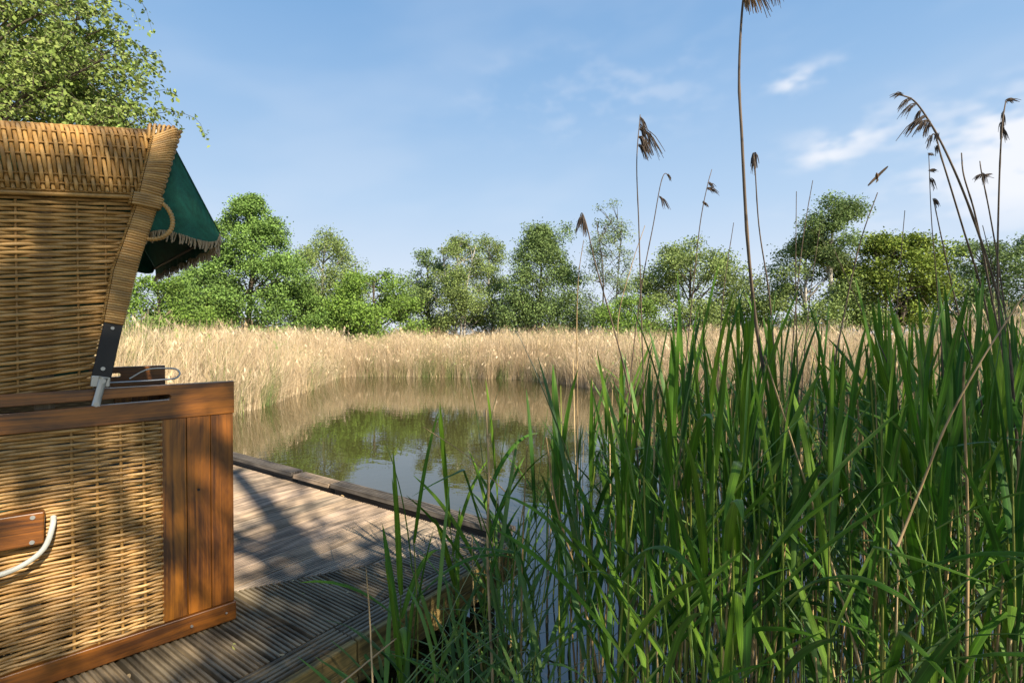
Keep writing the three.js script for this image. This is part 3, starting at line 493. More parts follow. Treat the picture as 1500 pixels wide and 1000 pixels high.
// trees behind the photographer: they shade the reeds, the near planks and the chair
{
  const ax = V(-0.614, 0, -0.789), cx = V(0.789, 0, -0.614);        // away from the sun, and across
  const world = (s, c, L) => V(ax.x * s + cx.x * c, DECK, ax.z * s + cx.z * c).addScaledVector(SUN, L);
  const shadeTree = (label, sd, base, top, spots, n) => {
    srand(sd);
    const t = thing('shade_tree', label, 'tree', 'trees on the bank behind the deck'); t.position.set(base[0], landY(base[0], base[1]), base[1]);
    const gs = [], leaves = [], H = top.y - t.position.y, tp = top.clone().sub(t.position);
    const trunk = spline([V(0, -0.2, 0), V(0.05, H * 0.3, 0.03), V(tp.x * 0.4, H * 0.62, tp.z * 0.4), V(tp.x, H, tp.z)], 20);
    gs.push(tube(trunk, (q) => 0.15 * (1 - 0.74 * q) + 0.008, 10));
    for (const [s, c, L, r, k] of spots) {
      const p = world(s, c, L).sub(t.position), hd = Math.hypot(p.x, p.z), at = trunk[Math.round(clamp((p.y - hd * 0.6) / H, 0.25, 0.9) * 20)];
      gs.push(tube(spline([at, V(lerp(at.x, p.x, 0.5), lerp(at.y, p.y, 0.65), lerp(at.z, p.z, 0.5)), p], 7), (q) => lerp(0.02, 0.005, q), 5, { caps: false }));
      for (let i = 0; i < n * r * r * k; i++) { const q = V(p.x + gauss() * r, p.y + gauss() * r * 0.7, p.z + gauss() * r), w = q.clone().add(t.position), g = w.addScaledVector(SUN, -(w.y - DECK) / SUN.y), fs = g.dot(ax), fc = g.dot(cx); if (k > 0.5 && fs > 2.3 + 0.25 * Math.sin(fc * 9) && fc > 0.3 && fc < 1.6) continue; if (fc < 0.4 && fs > 1.7 && fs < 2.7 && rnd() < 0.55) continue; leaves.push([q.x, q.y, q.z, 1]); }
    }
    part('trunk', mergeGeometries(gs), barks.brown, t);
    part('crown', leafCloud(leaves, 0.095, PAL.maple), leafMats.thick, t);
  };
  srand(900);
  const A = [], B = [], Cc = [];
  // [distance along the shade, distance across, distance up the sunbeam, radius, thickness]
  for (let i = 0; i < 22; i++) A.push([rr(-0.6, 2.1), rr(-0.9, 1.5), rr(7, 9.6), rr(0.22, 0.42), 0.9]);
  for (let i = 0; i < 22; i++) A.push([rr(2.6, 3.9), rr(-0.75, 0.28), rr(7.6, 9.6), rr(0.2, 0.38), 0.9]);
  for (let i = 0; i < 6; i++) A.push([rr(1.8, 2.6), rr(-0.7, 0.3), rr(7.6, 9.6), rr(0.16, 0.28), 0.9]);
  for (let i = 0; i < 9; i++) A.push([rr(2.6, 4.3), rr(0.5, 1.5), rr(8.2, 9.8), rr(0.10, 0.2), 0.4]);
  for (let i = 0; i < 23; i++) B.push([rr(-0.5, 2.9), rr(1.5, 3.5), rr(7, 10), rr(0.26, 0.46), 0.9]);
  for (let i = 0; i < 26; i++) Cc.push([rr(-0.3, 3.3), rr(3.4, 6.5), rr(7, 10.5), rr(0.3, 0.52), 0.9]);
  shadeTree('leafy tree on the bank whose slim leader shades the planks', 911, [3.75, 3.7], world(4.1, 0.66, 8.9), A, 900);
  shadeTree('leafy tree on the bank whose crown shades the middle of the reeds', 912, [6.2, 3.4], world(1.5, 2.5, 10.5), B, 900);
  shadeTree('broad leafy tree on the bank whose crown shades the thickest reeds', 913, [9.4, 2.6], world(1.5, 4.8, 11), Cc, 900);
}

// ---------------------------------------------------------------- dry reed banks
{
  srand(401);
  const blade = (gs, x, z, h, w, dir, bend, lean) => {
    const pos = [], idx = [], n = 4, px = Math.cos(dir), pz = Math.sin(dir), qx = -Math.sin(dir), qz = Math.cos(dir);
    for (let i = 0; i <= n; i++) { const t = i / n, o = lean * t * h + bend * t * t * h, y = h * t * (1 - 0.25 * bend * t), ww = w * (1 - 0.75 * t) * 0.5; pos.push(x + px * o - qx * ww, y, z + pz * o - qz * ww, x + px * o + qx * ww, y, z + pz * o + qz * ww); }
    for (let i = 0; i < n; i++) { const a = i * 2; idx.push(a, a + 1, a + 2, a + 1, a + 3, a + 2); }
    gs.push(geom(pos, idx));
    return V(x + px * (lean * h + bend * h), h * (1 - 0.25 * bend), z + pz * (lean * h + bend * h));
  };
  const plume = (gs, p, dir, s) => { for (let k = 0; k < 7; k++) { const a = dir + gauss() * 0.8, l = s * rr(0.5, 1); const w = 0.0028, pos = [p.x, p.y + 0.02, p.z, p.x + Math.cos(a) * l * 0.3 + w, p.y - l * 0.3, p.z + Math.sin(a) * l * 0.3 + w, p.x + Math.cos(a) * l * 0.55, p.y - l * 0.75, p.z + Math.sin(a) * l * 0.55, p.x + Math.cos(a) * l * 0.3 - w, p.y - l * 0.3, p.z + Math.sin(a) * l * 0.3 - w]; gs.push(geom(pos, [0, 1, 2, 0, 2, 3])); } };
  const tuft = (nb, hm, plumes, bendM) => { const gs = []; for (let i = 0; i < nb; i++) { const d = rr(0, 6.28), h = hm * rr(0.55, 1.05), tip = blade(gs, gauss() * 0.14, gauss() * 0.14, h, rr(0.004, 0.009), d, rr(0, bendM), rr(-0.05, 0.2)); if (i < plumes) plume(gs, tip, d, rr(0.09, 0.14)); } return mergeGeometries(gs); };
  const tufts = [tuft(30, 1.18, 2, 0.35), tuft(30, 1.08, 1, 0.6), tuft(32, 0.95, 1, 0.9), tuft(24, 1.3, 3, 0.3), tuft(34, 0.72, 0, 1.0)];
  const dry = new THREE.MeshPhysicalMaterial({ color: 0xffffff, roughness: 0.9, transmission: 0.25, thickness: 0, side: THREE.DoubleSide });
  const spots = tufts.map(() => []), M = new THREE.Matrix4(), q = new THREE.Quaternion(), E = new THREE.Euler(), golds = [[0.62, 0.49, 0.31], [0.68, 0.55, 0.37], [0.55, 0.42, 0.25], [0.66, 0.54, 0.38], [0.50, 0.39, 0.23]], greens = [[0.16, 0.22, 0.06], [0.20, 0.25, 0.07]];
  let n = 0;
  for (let i = 0; i < 90000 && n < 19000; i++) {
    const x = rr(-15, 24), z = rr(-28, -3.4); if (Math.abs(x) > -z * 1.12 + 2) continue; if (x > -4.3 && z > -6) continue;
    if (z > -4.6 && x > -5.2) continue;
    const d = inPond(x, z); if (d > 0.25 || d < -9) continue;
    const keep = d > -3 ? 1 : 0.55; if (rnd() > keep) continue;
    const k = d > -0.5 && rnd() < 0.55 ? (rnd() < 0.4 ? 4 : 2) : Math.floor(rnd() * 4), patch = fbm(x * 0.35 + 7, 2, z * 0.35, 3);
    const tall = (z > -8.5 ? 1.28 : 1) * lerp(1.1, 0.78, smooth(-0.3, 0.3, patch)) * (d > -0.6 ? 0.9 : 1), s = tall * rr(0.88, 1.12);
    E.set(gauss() * 0.12 + 0.2 * noise.noise(x * 0.7, 4, z * 0.7), rr(0, 6.28), gauss() * 0.12 - 0.05 + 0.25 * noise.noise(x * 0.6, 9, z * 0.6)); E.order = 'XZY'; q.setFromEuler(E);
    M.compose(V(x, Math.max(-0.05, landY(x, z)) - 0.03, z), q, V(rr(0.9, 1.25), s, rr(0.9, 1.25)));
    const green = rnd() < (k === 4 ? 0.45 : 0.08) + 0.35 * smooth(0.05, 0.35, patch), c = pick(green ? greens : golds), v = rr(0.8, 1.15);
    spots[k].push([M.clone(), lin(c[0] * v, c[1] * v, c[2] * v)]); n++;
  }
  tufts.forEach((g, k) => {
    const im = new THREE.InstancedMesh(g, dry, spots[k].length); spots[k].forEach(([m, c], i) => { im.setMatrixAt(i, m); im.setColorAt(i, c); });
    im.name = numbered('dry_reeds'); im.castShadow = im.receiveShadow = true; im.userData = { kind: 'stuff', category: 'reeds', label: ['pale golden dry reeds with nodding plumes round the pond', 'dry straw coloured reeds bending on the far bank', 'bleached reeds arching over the waterline', 'tall straw reeds with feathery heads before the trees', 'short tangled dead reed blades at the water edge'][k] };
    scene.add(im);
  });
}

// ---------------------------------------------------------------- green reeds beside the deck
const leafTex = [[0.056, 0.165, 0.009], [0.080, 0.200, 0.010], [0.040, 0.130, 0.014], [0.115, 0.235, 0.012]].map((c, i) => tex(64, 256, (u, v) => { const rib = Math.abs(u - 0.5) < 0.035 ? 1.5 : 1, k = rib * (0.9 + 0.5 * tileN(u, v, 44, 2, i * 3 + 2) + 0.35 * tileN(u, v, 3, 7, i)) * (0.96 + 0.05 * Math.sin(u * 90)); const dry = smooth(0.30, 0.5, tileN(u, v, 3, 5, i + 20)) * 0.35; return [lerp(c[0] * k, 0.16, dry), lerp(c[1] * k, 0.15, dry), lerp(c[2] * k, 0.05, dry)]; }));
const reedLeaf = leafTex.map((t) => new THREE.MeshPhysicalMaterial({ map: t, roughness: 0.7, specularIntensity: 0.4, transmission: 0.36, thickness: 0, side: THREE.DoubleSide }));
const stemMats = [[0.16, 0.24, 0.03], [0.24, 0.27, 0.05], [0.12, 0.21, 0.025]].map((c, i) => new THREE.MeshStandardMaterial({ map: tex(8, 128, (u, v) => { const node = Math.abs((v * 5) % 1 - 0.5) < 0.03 ? 0.55 : 1, k = node * (0.85 + 0.5 * tileN(u, v, 3, 30, i)); return c.map((x) => x * k); }), roughness: 0.55 }));
const strawMats = [[0.36, 0.25, 0.12], [0.44, 0.32, 0.17], [0.12, 0.085, 0.055]].map((c, i) => new THREE.MeshStandardMaterial({ map: tex(8, 128, (u, v) => { const node = Math.abs((v * 5) % 1 - 0.5) < 0.03 ? 0.5 : 1, k = node * (0.85 + 0.6 * tileN(u, v, 3, 24, i + 7)); return c.map((x) => x * k); }), roughness: 0.75 }));
function leafGeo(L, W, a0, bend, twist, kink = 0, seg = 9) {
  const pos = [], uv = [], idx = []; let x = 0, y = 0, z = 0;
  for (let i = 0; i <= seg; i++) {
    const t = i / seg, a = a0 + bend * t * t + (kink && t > 0.55 ? kink : 0), w = W * 0.5 * Math.pow(t + 0.03, 0.33) * Math.pow(1 - t, 0.62) * 1.42 + 0.0006, tw = twist * t;
    if (i) { x += Math.sin(a) * L / seg; y += Math.cos(a) * L / seg; }
    const nx = Math.cos(a), ny = -Math.sin(a), c = Math.cos(tw), s = Math.sin(tw), fold = w * 0.28;
    for (const k of [-1, 0, 1]) { const across = k * w * c, lift = (k ? fold : 0) + k * w * s; pos.push(x + nx * lift, y + ny * lift, z + across); uv.push(0.5 + k * 0.5, t); }
  }
  for (let i = 0; i < seg; i++) for (const k of [0, 1]) { const a = i * 3 + k; idx.push(a, a + 3, a + 1, a + 1, a + 3, a + 4); }
  return geom(pos, idx, uv);
}
srand(501);
const leafVariants = { spear: [], mid: [], arch: [], fold: [] };
for (let i = 0; i < 5; i++) {
  leafVariants.spear.push(leafGeo(rr(0.36, 0.5), rr(0.017, 0.028), rr(0.03, 0.16), rr(0.0, 0.3), rr(-0.7, 0.7)));
  leafVariants.mid.push(leafGeo(rr(0.38, 0.54), rr(0.017, 0.028), rr(0.26, 0.58), rr(0.1, 0.7), rr(-0.8, 0.8)));
  leafVariants.arch.push(leafGeo(rr(0.34, 0.52), rr(0.016, 0.025), rr(0.4, 0.7), rr(0.6, 1.5), rr(-0.6, 0.6)));
  leafVariants.fold.push(leafGeo(rr(0.34, 0.46), rr(0.016, 0.024), rr(0.25, 0.4), rr(0.1, 0.4), rr(-0.5, 0.5), rr(0.8, 1.6), 11));
}
const stemVariants = []; for (let i = 0; i < 6; i++) { const a = gauss() * 0.02, b = gauss() * 0.025; stemVariants.push(tube(spline([V(0, 0, 0), V(a, 0.35, b), V(a * 1.4 + b, 0.7, a), V(b * 1.6, 1, a * 1.5)], 8), (t) => 0.0042 * (1 - 0.62 * t), 6)); stemVariants[i].userData.at = (t) => V(lerp(0, b * 1.6, t), t, lerp(0, a * 1.5, t)); }
function greenReed(x, z, h, lean, opts = {}) {       // h: height of the leaf tips above the water
  const t = thing('green_reed', 'green reed with broad pointed leaves standing in the pond beside the deck', 'reed', 'green reeds beside the deck');
  const y0 = -0.22, stemH = h - y0 - 0.26, k = Math.floor(rnd() * 6), sm = pick(stemMats);
  t.position.set(x, y0, z); t.rotation.set(lean[1], 0, -lean[0]);
  const st = part('stem', stemVariants[k], sm, t); st.scale.set(1, stemH, 1); const dir = rr(0, 6.28); st.rotation.y = 0;
  const n = opts.n ?? 5 + Math.floor(rnd() * 3), lm = pick(reedLeaf);
  for (let i = 0; i < n; i++) {
    const f = lerp(0.50, 1, i / (n - 1)), p = stemVariants[k].userData.at(f), kind = i >= n - 2 ? 'spear' : rnd() < 0.12 ? 'fold' : rnd() < 0.3 ? 'arch' : rnd() < 0.12 ? 'spear' : 'mid';
    const lf = part('leaf', pick(leafVariants[kind]), rnd() < 0.25 ? pick(reedLeaf) : lm, t), s = rr(0.75, 1.1) * (i === n - 1 ? 0.75 : 1) * (opts.s ?? 1);
    lf.position.set(p.x, p.y * stemH, p.z); lf.rotation.y = dir + (i % 2 ? Math.PI : 0) + rr(-0.7, 0.7); lf.scale.set(s, s, s * (opts.w ?? 1) * rr(0.85, 1.15));
  }
  return t;
}
const onDeck = (x, z) => { const [a, b] = deckAB(x, z); return a < 0.17 && b < 0.16; };
const envTop = [[560, 790], [600, 700], [650, 650], [690, 590], [740, 610], [790, 610], [850, 600], [890, 545], [940, 500], [1000, 480], [1100, 460], [1200, 450], [1300, 455], [1400, 440], [1520, 440], [1700, 450]];
const topAt = (px) => { let i = 0; while (i < envTop.length - 2 && px > envTop[i + 1][0]) i++; return lerp(envTop[i][1], envTop[i + 1][1], clamp((px - envTop[i][0]) / (envTop[i + 1][0] - envTop[i][0]))); };
function reedAt(px, py, Z, lean = [gauss() * 0.085, gauss() * 0.06], opts) {
  const h = EYE + (HORIZON - py) / F * Z, x = (px - 750) / F * Z - Math.sin(lean[0]) * h, z = -Z - Math.sin(lean[1]) * h;
  if (onDeck(x, z)) return null; return greenReed(x, z, h, lean, opts);
}
srand(511);
// reeds that stand out singly in front of the open water
for (const [px, py, Z, l] of [[698, 540, 1.72, 0.01], [726, 582, 1.78, 0.06], [817, 560, 1.45, -0.02], [790, 600, 1.75, 0.05], [655, 625, 1.9, -0.08], [606, 662, 1.5, 0.03], [578, 705, 1.45, -0.02], [840, 610, 2.0, 0.04], [868, 590, 1.7, 0.02], [720, 720, 1.3, -0.1], [800, 700, 1.35, 0.1], [850, 640, 1.4, -0.06]]) reedAt(px, py, Z, [l, gauss() * 0.04], { w: 1.05 });
let made = 0;
for (let i = 0; i < 900 && made < 205; i++) {
  const px = lerp(620, 1620, Math.pow(rnd(), 0.72)); let Z = lerp(1.05, 3.4, Math.pow(rnd(), 1.25)); if (px < 880 && rnd() < 0.88) continue; if (px < 860) Z = rr(1.4, 2.5);
  const py = topAt(px) + Math.pow(rnd(), 1.6) * 150 - (rnd() < 0.14 ? rr(0, 55) : 0); if (reedAt(px, py, Z)) made++;
}
// thin stems and young leaves lower down, and dead stalks among them: nobody could count these
{
  srand(531);
  const gs = [stemVariants[1].clone()]; gs[0].scale(0.8, 0.95, 0.8);
  for (let i = 0; i < 4; i++) { const g = leafGeo(rr(0.3, 0.42), rr(0.012, 0.018), rr(0.15, 0.5), rr(0, 0.9), rr(-0.5, 0.5), 0, 6); g.rotateY(rr(0, 6.28)); g.translate(0, lerp(0.58, 0.93, i / 3), 0); gs.push(g); }
  const g = mergeGeometries(gs), g2 = stemVariants[3].clone(); g2.scale(1.05, 1, 1.05);
  const fill = (name, label, geo, mat, count, cols, hLo, hHi, lean, range) => {
    const list = [];
    while (list.length < count) { const px = range ? rr(...range) : lerp(560, 1750, Math.pow(rnd(), 0.75)), Z = lerp(1.15, 5.2, Math.pow(rnd(), 1.1)), x = (px - 750) / F * Z, z = -Z; if (onDeck(x, z)) continue; if (px < 850 && (Z > 2.5 || (!range && rnd() < 0.74))) continue; if (px < 1000 && Z > 3.4) continue; list.push([x, z]); }
    const im = new THREE.InstancedMesh(geo, mat, count), M = new THREE.Matrix4(), q = new THREE.Quaternion(), E = new THREE.Euler();
    list.forEach(([x, z], i) => { E.set(gauss() * lean, rr(0, 6.28), gauss() * lean); q.setFromEuler(E); const s = rr(0.8, 1.2), pull = smooth(880, 700, 750 + x / -z * F); M.compose(V(x, -0.2, z), q, V(s, rr(hLo, hHi) * lerp(1, 0.75, pull), s)); im.setMatrixAt(i, M); const c = pick(cols), v = rr(0.75, 1.2); im.setColorAt(i, lin(c[0] * v, c[1] * v, c[2] * v)); });
    im.name = name; im.castShadow = im.receiveShadow = true; im.userData = { kind: 'stuff', label, category: 'reeds' }; scene.add(im);
  };
  fill('reed_undergrowth', 'thin young green reed shoots crowded at the water between the taller reeds', g, new THREE.MeshPhysicalMaterial({ color: 0xffffff, roughness: 0.7, transmission: 0.3, thickness: 0, side: THREE.DoubleSide }), 260, [[0.07, 0.175, 0.016], [0.10, 0.205, 0.02], [0.05, 0.14, 0.02]], 0.7, 1.2, 0.1);
  fill('dead_reed_stalks', 'thin straw coloured dead stalks standing and leaning among the green reeds', g2, new THREE.MeshStandardMaterial({ color: 0xffffff, roughness: 0.8 }), 760, [[0.38, 0.27, 0.12], [0.28, 0.19, 0.08], [0.46, 0.34, 0.17], [0.42, 0.30, 0.13], [0.20, 0.25, 0.035]], 0.5, 1.4, 0.12);
  fill('reed_shoots', 'short thin green shoots growing along the deck edge board', g, new THREE.MeshPhysicalMaterial({ color: 0xffffff, roughness: 0.7, transmission: 0.35, thickness: 0, side: THREE.DoubleSide }), 58, [[0.09, 0.20, 0.018], [0.12, 0.24, 0.022], [0.06, 0.16, 0.02]], 0.42, 0.85, 0.1, [545, 800]);
}

// ---------------------------------------------------------------- old dry stalks that rise above the green, each traced by its own path
{
  srand(601);
  const plumeMat = [[0.07, 0.052, 0.04], [0.20, 0.13, 0.07]].map((c) => new THREE.MeshStandardMaterial({ color: lin(...c), roughness: 0.95, side: THREE.DoubleSide }));
  const spray = (p, dx, dy, L, W) => {        // one drooping tassel of the plume: several slim curved spikes
    const gs = []; for (let k = 0; k < 20; k++) { const f = rr(0.25, 1.0), sx = dx + gauss() * 0.24, sy = dy + gauss() * 0.2, sz = gauss() * 0.3, st = p.clone().add(V(gauss() * 0.003, gauss() * 0.004, gauss() * 0.003)); const m = V(st.x + sx * L * f * 0.5, st.y + sy * L * f * 0.35 + L * 0.05, st.z + sz * L * 0.4), e = V(st.x + sx * L * f, st.y + sy * L * f - L * 0.1, st.z + sz * L * 0.7); gs.push(tube(spline([st, m, e], 5), (t) => W * (0.35 + Math.sin(t * Math.PI * 0.9) * 0.8) * 0.5, 4)); } return mergeGeometries(gs);
  };
  // path in photograph pixels from the lower end to the tip at a distance; tassels [px, py, dx, dy, length px, width px]
  const stalks = [
    ['tall thick dry reed stalk, the highest of all, with a brown plume', 1.35, 9, [[1135, 640], [1110, 490], [1096, 360], [1087, 200], [1083, 110], [1089, 0], [1094, -28]], [[1091, -14, 0.25, -1, 34, 9], [1093, -20, 0.5, -1, 44, 9], [1096, -26, 0.75, -1, 48, 8], [1115, -30, 0.6, -1, 42, 5], [1130, -22, 0.4, -1, 36, 4], [1090, -6, 0.2, -1, 24, 8]]],
    ['upright dry reed stalk with a dark plume drooping to one side of it', 1.7, 4, [[945, 640], [940, 470], [936, 330], [933, 235], [938, 168]], [[938, 172, 0.4, -1, 26, 5], [937, 188, 0.9, -1, 40, 6], [936, 200, 0.6, -1, 34, 8], [935, 212, 0.8, -0.8, 26, 6], [937, 182, 0.5, -1.1, 46, 5]]],
    ['thin dry reed stalk hooked at the tip with two small tassels', 1.8, 3, [[920, 600], [940, 420], [957, 330], [970, 262], [976, 254], [982, 262]], [[978, 256, 0.5, -0.8, 12, 3], [966, 288, 0.6, -0.9, 22, 4]]],
    ['thin dry reed stalk with two curled tassels above the round topped tree', 1.8, 3, [[1000, 600], [1015, 430], [1027, 320], [1037, 270], [1043, 248]], [[1038, 268, 0.7, -0.5, 16, 5], [1036, 276, 1.0, -0.3, 20, 3], [1030, 296, 0.8, -0.6, 12, 3]]],
    ['bent dry reed stalk with a dark hanging plume near the willow', 1.7, 4, [[925, 590], [896, 470], [872, 385], [858, 325], [852, 312], [849, 322]], [[853, 316, 0.1, -1, 26, 6], [855, 324, 0.2, -1, 22, 8], [850, 318, -0.2, -1, 26, 4]]],
    ['thin dry reed stalk rising beside the willow to the dark plume', 1.75, 3, [[846, 590], [845, 470], [848, 400], [855, 352]], []],
    ['dry reed stalk with a short narrow plume beside the highest stalk', 1.5, 4, [[1140, 620], [1128, 440], [1112, 330], [1106, 240], [1104, 224]], [[1104, 224, 0.05, -1, 26, 8], [1105, 226, -0.15, -1, 34, 5]]],
    ['long dry reed stalk arching over with a comb of dark tassels', 1.3, 6, [[1490, 640], [1468, 460], [1430, 330], [1392, 235], [1362, 178], [1340, 148], [1318, 138]], [[1322, 138, -1, -0.1, 22, 4], [1334, 145, -0.9, -0.7, 24, 4], [1342, 152, -0.9, -0.7, 28, 5], [1350, 162, -0.5, -1, 24, 4], [1356, 170, -1, -0.8, 36, 7], [1360, 176, -0.9, -0.7, 34, 8], [1363, 180, -0.5, -1, 22, 6], [1374, 196, -0.2, -1, 14, 4]]],
    ['dry reed stalk leaning along the arching one with a hooked tip', 1.35, 5, [[1475, 640], [1445, 450], [1410, 330], [1380, 232], [1368, 196], [1360, 206]], [[1366, 198, -0.4, -1, 20, 4], [1372, 214, 0.1, -1, 14, 3]]],
    ['thin upright dry reed stalk with small ragged tassels under the arching stalk', 1.6, 3, [[1385, 620], [1374, 430], [1365, 320], [1361, 225]], [[1361, 226, 0.7, 0.1, 12, 3], [1362, 250, 1, 0.1, 16, 3], [1363, 262, 0.4, -0.9, 18, 4]]],
    ['straight dry reed stalk with a bent plume against the white cloud', 1.45, 5, [[1480, 640], [1463, 440], [1464, 280], [1469, 180], [1474, 148]], [[1474, 147, 1, 0.1, 26, 5], [1470, 165, 0.2, -1, 20, 6], [1467, 186, 0.4, -1, 24, 6], [1468, 178, 0.1, -1, 16, 4]]],
    ['dry reed stalk with a three-pronged ragged tip before the white cloud', 1.6, 4, [[1490, 620], [1468, 420], [1450, 310], [1438, 250], [1436, 236]], [[1440, 256, -0.7, -0.4, 20, 4], [1441, 258, 0.8, 0.2, 18, 3], [1440, 254, 0.2, -1, 18, 5]]],
    ['dry reed stalk ending in a bare blade by the arching stalk', 1.5, 5, [[1490, 640], [1450, 420], [1428, 310], [1412, 255], [1409, 224]], []],
    ['bare leaning dry reed stem pointing up under the flying bird', 1.7, 4, [[1205, 640], [1235, 470], [1262, 350], [1286, 282]], []],
    ['bare dry reed stem before the pale birch trunk', 1.8, 3, [[1155, 620], [1166, 450], [1178, 340], [1191, 264]], []],
    ['short bare dry reed stem next to the pale birch trunk', 1.9, 3, [[1170, 600], [1166, 420], [1167, 280]], []],
    ['thin bare dry reed stem before the yellowish round tree', 1.9, 3, [[1310, 600], [1316, 430], [1326, 308]], []],
    ['thin bare dry reed stem before the broad round topped tree', 1.9, 3, [[1050, 600], [1060, 430], [1075, 326]], []],
    ['thin bare dry reed stem leaning before the bushy birch', 2.0, 3, [[1172, 620], [1185, 450], [1201, 335]], []],
    ['thin bare dry reed stem leaning away from the bushy birch', 1.9, 3, [[1310, 560], [1262, 455], [1222, 365]], []],
    ['thin dry reed stalk crossing before the willow bush', 1.8, 3, [[930, 620], [905, 480], [925, 390], [945, 330]], []],
    ['slim dry reed stalk before the dark sparse tree', 1.8, 3, [[1500, 560], [1465, 430], [1440, 330]], []],
    ['slim dry reed stalk with a nodding tip before the dark sparse tree', 1.6, 4, [[1440, 600], [1400, 440], [1378, 340], [1368, 292]], [[1368, 292, 0.6, -0.8, 16, 3]]],
    ['thick broken straw reed stalk slanting across the green leaves', 1.0, 6, [[1315, 800], [1345, 725], [1390, 615], [1440, 525], [1505, 425]], []],
    ['straw reed stalk standing upright in front of the thick green leaves', 1.05, 8, [[1415, 1010], [1418, 760], [1412, 560], [1414, 530]], []],
    ['straw reed stalk leaning out over the water past the deck corner', 1.3, 7, [[880, 1010], [850, 860], [815, 740], [800, 640]], []],
    ['pale straw stalk standing upright before the deck planks', 1.2, 5, [[546, 1010], [541, 900], [536, 832]], []],
    ['pale straw stalk leaning against the deck edge board', 1.22, 6, [[440, 1047], [510, 992], [580, 935]], []],
    ['straw reed stalk rising through the leaves at the deck corner', 1.45, 8, [[722, 1010], [714, 800], [716, 690], [712, 600]], []],
    ['thin dry blade slanting over the water before the far reeds', 1.5, 3, [[740, 720], [690, 672], [620, 625]], []],
    ['straw reed stalk slanting through the densest reeds', 1.15, 7, [[1270, 1010], [1220, 830], [1165, 660], [1120, 520]], []],
    ['straw reed stalk among the leaves under the highest stalk', 1.3, 8, [[1100, 1010], [1110, 820], [1118, 700], [1125, 640]], []],
  ];
  for (const [label, Z, wpx, path, tassels] of stalks) {
    const t = thing('dry_reed_stalk', label, 'reed stalk', 'old dry reed stalks'), pts = path.map(([x, y], i) => atDepth(x, y, Z + 0.02 * Math.sin(i * 1.7)));
    const first = pts[0].clone(), dirn = pts[0].clone().sub(pts[1]).normalize();
    if (label.includes('slanting') || label.includes('deck edge') || label.includes('deck planks')) { { if (label.includes('densest')) pts.unshift(first.clone().addScaledVector(dirn, 0.55)); } } else pts.unshift(V(first.x + dirn.x * 0.35, -0.12, first.z));
    const base = pts[0].clone(); t.position.copy(base); for (const p of pts) p.sub(base);
    const R = wpx * 0.31 / F * Z, st = part('stem', tube(spline(pts, 40), (q, i) => R * (1.05 - 0.55 * q) * (i % 9 === 0 ? 1.18 : 1), 7), strawMats[(Z > 1.25 && tassels.length) || label.includes('bare') || label.includes('slim') ? 2 : Math.floor(rnd() * 2)], t);
    for (const [x, y, dx, dy, L, W] of tassels) part('tassel', spray(atDepth(x, y, Z + 0.02 * Math.sin((path.length - 1) * 1.7)).sub(base), dx, dy, 0.88 * L / F * Z, Math.max(0.8, W * 0.17) / F * Z), plumeMat[label.includes('highest of all') ? 1 : 0], t);
  }
}

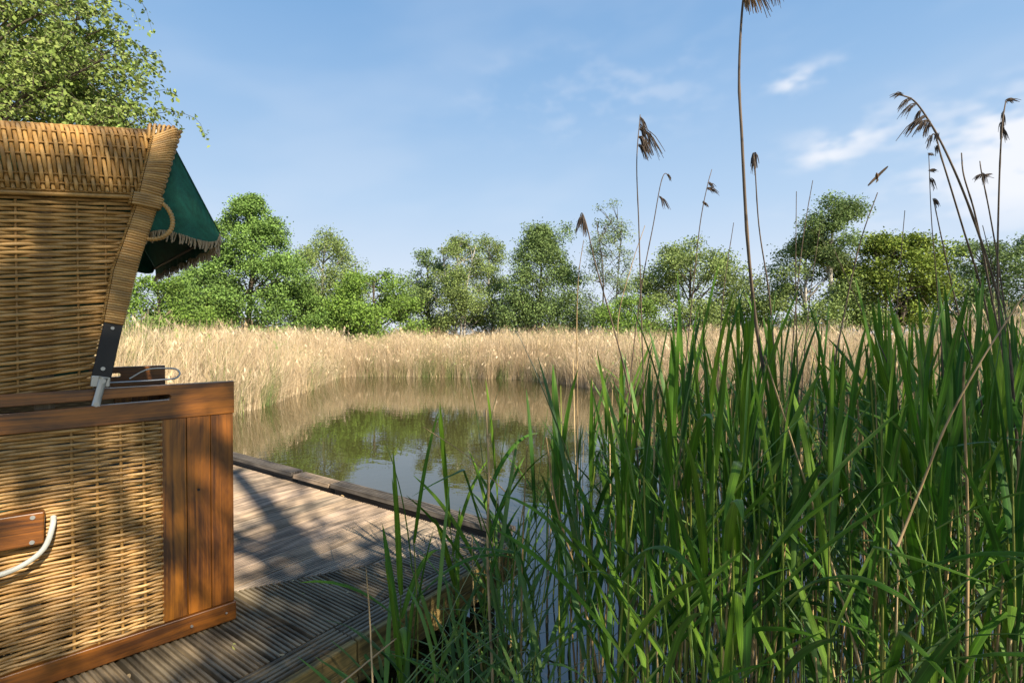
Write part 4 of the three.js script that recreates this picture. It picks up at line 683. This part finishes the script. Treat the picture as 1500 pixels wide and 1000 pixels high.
// ---------------------------------------------------------------- bird, fallen bits
{
  const b = V(), P = atDepth(1285, 258, 34), gs = [];
  const wing = (s) => { const pos = [], idx = [], n = 10, m = 4; for (let i = 0; i <= n; i++) { const t = i / n, span = s * t * 0.66, ch = 0.24 * (1 - 0.25 * t) * Math.pow(1 - Math.pow(t, 5) * 0.8, 0.6), sweep = -0.10 * Math.sin(t * 2.4) + 0.05 * t, up = 0.06 * Math.sin(t * 1.5); for (let j = 0; j <= m; j++) { const q = j / m; pos.push(span, up + 0.02 * (1 - q) * Math.sin(q * 3), sweep - 0.06 + ch * q + (j === m ? 0.012 * (i % 2) : 0)); } } const w = m + 1; for (let i = 0; i < n; i++) for (let j = 0; j < m; j++) { const a = i * w + j; idx.push(a, a + w, a + 1, a + 1, a + w, a + w + 1); } const k = pos.length / 3; for (let i = 0; i < k; i++) pos.push(pos[i * 3], pos[i * 3 + 1] - 0.012, pos[i * 3 + 2]); const l = idx.length; for (let i = 0; i < l; i += 3) idx.push(idx[i] + k, idx[i + 2] + k, idx[i + 1] + k); return geom(pos, idx); };
  gs.push(wing(1), wing(-1));
  gs.push(tube([V(0, 0, -0.27), V(0, 0, -0.24), V(0, 0.01, -0.17), V(0, 0, -0.08), V(0, 0, 0.05), V(0, 0, 0.16), V(0, 0, 0.22)], (t, i) => [0.006, 0.03, 0.045, 0.07, 0.075, 0.05, 0.03][i], 10));
  { const pos = [], idx = []; for (let i = 0; i <= 6; i++) { const a = (i / 6 - 0.5) * 0.8; pos.push(Math.sin(a) * 0.05, 0, 0.18, Math.sin(a) * 0.26, 0, 0.2 + Math.cos(a) * 0.22); } for (let i = 0; i < 6; i++) { const a = i * 2; idx.push(a, a + 1, a + 2, a + 1, a + 3, a + 2); } const k = pos.length / 3; for (let i = 0; i < k; i++) pos.push(pos[i * 3], -0.01, pos[i * 3 + 2]); const l = idx.length; for (let i = 0; i < l; i += 3) idx.push(idx[i] + k, idx[i + 2] + k, idx[i + 1] + k); gs.push(geom(pos, idx)); }
  const clean = gs.map((g) => { g.deleteAttribute('uv'); return g; }), g = mergeGeometries(clean), p = g.attributes.position, col = [];
  for (let i = 0; i < p.count; i++) { const z = p.getZ(i), x = Math.abs(p.getX(i)); const c = z > 0.16 && x < 0.16 ? [0.09, 0.065, 0.045] : x < 0.12 ? [0.12, 0.065, 0.032] : x > 0.5 ? [0.03, 0.025, 0.022] : [0.065, 0.042, 0.026]; col.push(...c); }
  g.setAttribute('color', new THREE.Float32BufferAttribute(col, 3));
  g.scale(1.3, 1.3, 1.3);
  const bird = thing('bird', 'brown bird of prey gliding with spread wings above the trees', 'bird', null, new THREE.Mesh(g, new THREE.MeshStandardMaterial({ vertexColors: true, roughness: 0.9, side: THREE.DoubleSide })));
  bird.position.copy(P);
  // wing axis up to one side in the picture plane, belly turned part way to the camera, head towards the pond
  const wx = V(0.70, 0.71, 0.1).normalize(), tail = V(0.75, -0.12, -0.55); tail.addScaledVector(wx, -tail.dot(wx)).normalize(); const upv = V().crossVectors(tail, wx);
  bird.quaternion.setFromRotationMatrix(new THREE.Matrix4().makeBasis(wx, upv, tail));
}
{
  srand(701);
  const g = leafGeo(0.035, 0.016, 0.9, 0.6, 0.4, 0, 4); g.translate(0, -0.004, 0); const mats = [new THREE.MeshStandardMaterial({ color: lin(0.42, 0.30, 0.15), roughness: 0.9, side: THREE.DoubleSide }), new THREE.MeshStandardMaterial({ color: lin(0.30, 0.30, 0.09), roughness: 0.9, side: THREE.DoubleSide })];
  for (const [px, py] of [[342, 941], [188, 986], [428, 849], [508, 866], [467, 931], [370, 703], [418, 728], [486, 744], [500, 724], [410, 957], [596, 834], [580, 844], [520, 770], [445, 868]]) {
    const p = onPlane(px, py, DECK + 0.003), m = thing('fallen_leaf', 'small dry fallen leaf lying on the deck planks', 'leaf', 'fallen leaves on the deck', new THREE.Mesh(g, pick(mats))); m.position.copy(p); m.rotation.set(Math.PI / 2 * 0, rr(0, 6.28), -0.75); m.scale.setScalar(rr(0.5, 0.9));
  }
}
renderer.render(scene, camera);
